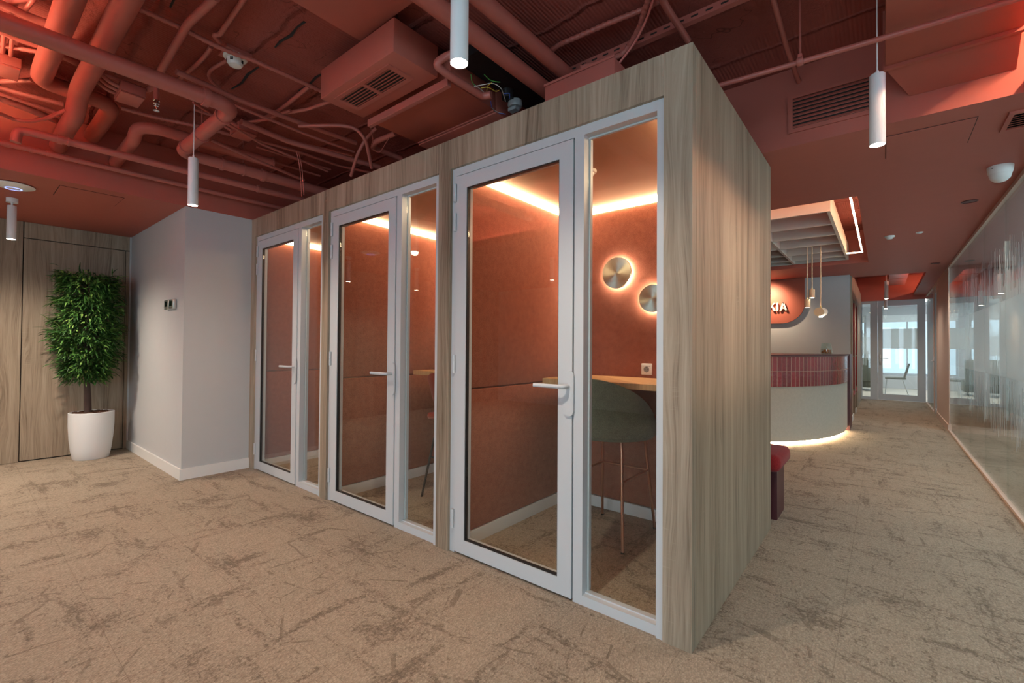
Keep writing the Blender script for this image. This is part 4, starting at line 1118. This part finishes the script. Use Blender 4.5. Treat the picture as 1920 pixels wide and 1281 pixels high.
def rpend(x, z0, z1, kind, label):
    t = thing('pendant_lamp', label, 'lamp', (x, 7.2, z0), 'small stone pendants at the reception')
    MB().tube([(x, 7.2, z1+.01), (x, 7.2, 2.62)], .006, 8).build('cord', 'cord', t, True)
    MB().lathe([(.010, z1), (.010, z1+.018), (.006, z1+.02)], (x, 7.2, 0), 12).build('cap', 'brass', t, True)
    if kind == 'cyl':
        MB().lathe([(.033, z0), (.033, z1)], (x, 7.2, 0), 28).build('shade', 'cork', t, True)
        MB().lathe([(.022, z0-.002), (.022, z0-.0005)], (x, 7.2, 0), 20).build('lens', 'bulb', t, True)
    else:
        c = (z0+z1)/2; r = (z1-z0)/2
        MB().lathe([(r*.99, -.035), (r, -.031), (r, .012), (r*.99, .015)], (x-.018, 7.19, c), 40, 'y').build('shade', 'cork', t, True)
        MB().lathe([(r*.99, .0155), (r, .018), (r, .040), (r*.99, .044)], (x+.018, 7.19, c), 40, 'y').build('shade', 'blind', t, True)
        MB().lathe([(.020, z0-.012), (.020, z0+.006)], (x, 7.2, 0), 20).build('lens', 'bulb', t, True)
rpend(-.782, 1.795, 1.905, 'cyl', 'lower cylindrical stone pendant beside the rust red sign')
rpend(-.728, 1.922, 2.030, 'cyl', 'higher cylindrical stone pendant, middle of the three at the reception')
rpend(-.632, 1.672, 1.785, 'disc', 'round two-disc stone pendant hanging lowest before the pale wall')

# bench behind the booths
t = thing('bench', 'red upholstered bench with curved seat behind the booth side panel', 'bench', (-1.4, 3.9, 0))
box(-2.6, -.60, 3.80, 4.10, 0, .355).build('base', 'maroon', t)
pr = [(3.72, .36), (3.72, .45), (3.76, .485), (4.10, .485), (4.18, .46), (4.20, .41), (4.16, .36)]
b_ = MB().box(-2.6, -.565, 3.70, 4.20, .357, .485, bev=.05, seg=4); b_.build('seat', 'redvel', t, True)

# ================================================================= MEETING ROOM AND FAR OFFICE (seen through the glass)
def chair(label, x, y, rz, cat='chair', mat='chairgrey', group=None):
    t = thing('side_chair', label, cat, (x, y, 0), group); t.rotation_euler.z = rz
    box(-.22, .22, -.22, .22, .43, .475, bev=.018, seg=3).build('seat', mat, t, True, local=True)
    MB().hexa([(-.21, -.205, .48), (.21, -.205, .48), (.21, -.17, .48), (-.21, -.17, .48)], [(-.20, -.305, .86), (.20, -.305, .86), (.20, -.265, .86), (-.20, -.265, .86)]).build('backrest', mat, t, True, local=True)
    for sx in (-1, 1):
        MB().tube([(sx*.17, .17, .432), (sx*.20, .22, 0)], .010, 8).build('leg', 'steel', t, True, local=True)
        MB().tube([(sx*.17, -.15, .432), (sx*.20, -.27, 0)], .010, 8).build('leg', 'steel', t, True, local=True)
    return t
chair('grey side chair seen through the glass office door at the corridor end', .26, 16.3, pi/2)
chair('grey side chair behind the narrow glass door on the partition side', 1.9, 13.4, pi/2)
t = thing('sofa', 'olive grey sofa back seen through the striped strip beside the office door', 'sofa', (-1.0, 17.4, 0))
box(-1.9, -.12, 17.2, 17.9, .10, .42, bev=.03).build('seat', 'sofa', t, True)
box(-1.9, -.12, 17.0, 17.19, .30, .98, bev=.04).build('backrest', 'sofa', t, True)
for x in (-1.8, -.22):
    MB().tube([(x, 17.5, 0), (x, 17.5, .10)], .015, 8).build('leg', 'black', t, True)
tag(box(-4, 5.0, 18.9, 19.2, 0, .40).build('window_bench', 'wall'), 'low pale ledge under the far office windows', 'ledge')
bl = tag(box(-2.0, 2.6, 19.28, 19.29, 2.12, 2.45).build('roller_blind', 'blind'), 'white roller blind half lowered in the far office window', 'blind')

for x, w in ((-.9, 'sofa side'), (1.2, 'partition side')):  # hidden glowing panels added to brighten the far office
    led('ceiling_fill_panel', 'added unseen flat white fill light in the far office, %s' % w, x-.3, x+.3, 15.6, 17.4, 2.60, 2.615, 'panel', 'added office fill lights')
for y in (3.0, 7.0):  # hidden glowing panels added to brighten the striped partition from behind
    led('ceiling_fill_panel', 'added unseen flat white fill light over the meeting table, %s end' % ('near' if y < 5 else 'far'), 2.5, 2.9, y-.9, y+.9, H-.001, H+.018, 'fillmeet', 'added meeting room fill lights')
mt = thing('meeting_table', 'long pale meeting table behind the striped glass partition', 'table', (2.7, 6.5, 0))
box(2.1, 3.3, 4.2, 8.6, .72, .75, bev=.006).build('tabletop', 'tabletop', mt)
for y in (4.7, 8.1):
    for x in (2.3, 3.1): box(x-.03, x+.03, y-.03, y+.03, 0, .719).build('leg', 'white', mt)
for k, (x, y, rz, w) in enumerate(((1.75, 5.0, -pi/2, 'nearest'), (1.75, 6.2, -pi/2, 'second'), (1.75, 7.4, -pi/2, 'third'), (1.75, 8.4, -pi/2, 'last'))):
    chair('dark meeting chair behind the striped glass, %s along the table' % w, x, y, rz, mat='sofa', group='meeting chairs behind the glass')

# ================================================================= LIGHT
w = bpy.data.worlds.new('World'); SC.world = w; w.use_nodes = True
nt = w.node_tree; nt.nodes.clear()
bg = nt.nodes.new('ShaderNodeBackground'); wo = nt.nodes.new('ShaderNodeOutputWorld')
# bright overcast sky, brighter behind the camera (towards the sun) than over the far office
bg.inputs[0].default_value = (.65, .83, 1.0, 1)
tc = nt.nodes.new('ShaderNodeTexCoord'); sx = nt.nodes.new('ShaderNodeSeparateXYZ'); mr = nt.nodes.new('ShaderNodeMapRange')
nt.links.new(tc.outputs['Generated'], sx.inputs[0]); nt.links.new(sx.outputs[1], mr.inputs[0])
mr.inputs[1].default_value = -.9; mr.inputs[2].default_value = .35; mr.inputs[3].default_value = 3.9; mr.inputs[4].default_value = .75
nt.links.new(mr.outputs[0], bg.inputs[1])
nt.links.new(bg.outputs[0], wo.inputs[0])
def portal(loc, rot, sx, sy):
    l = bpy.data.lights.new('window_portal', 'AREA'); l.shape = 'RECTANGLE'; l.size = sx; l.size_y = sy; l.cycles.is_portal = True
    o = bpy.data.objects.new('window_portal', l); COL.objects.link(o); o.location = loc; o.rotation_euler = rot
portal((1.3, -4.22, 1.31), (radians(90), 0, 0), 7.7, 2.4)
portal((4.92, 5.0, 1.55), (radians(90), 0, radians(90)), 18.5, 1.7)
portal((.6, 19.42, 1.4), (radians(-90), 0, 0), 9.1, 1.95)

SC.view_settings.view_transform = 'Standard'; SC.view_settings.look = 'None'; SC.view_settings.gamma = 1; SC.view_settings.use_curve_mapping = False
SC.view_settings.exposure = 0.95
cy = SC.cycles
cy.max_bounces = 10; cy.diffuse_bounces = 5; cy.glossy_bounces = 5; cy.transparent_max_bounces = 24; cy.transmission_bounces = 6
cy.caustics_reflective = False; cy.caustics_refractive = False; cy.sample_clamp_indirect = 6.0
cy.use_denoising = True
try: cy.denoiser = 'OPENIMAGEDENOISE'
except Exception: pass
cy.use_light_tree = True
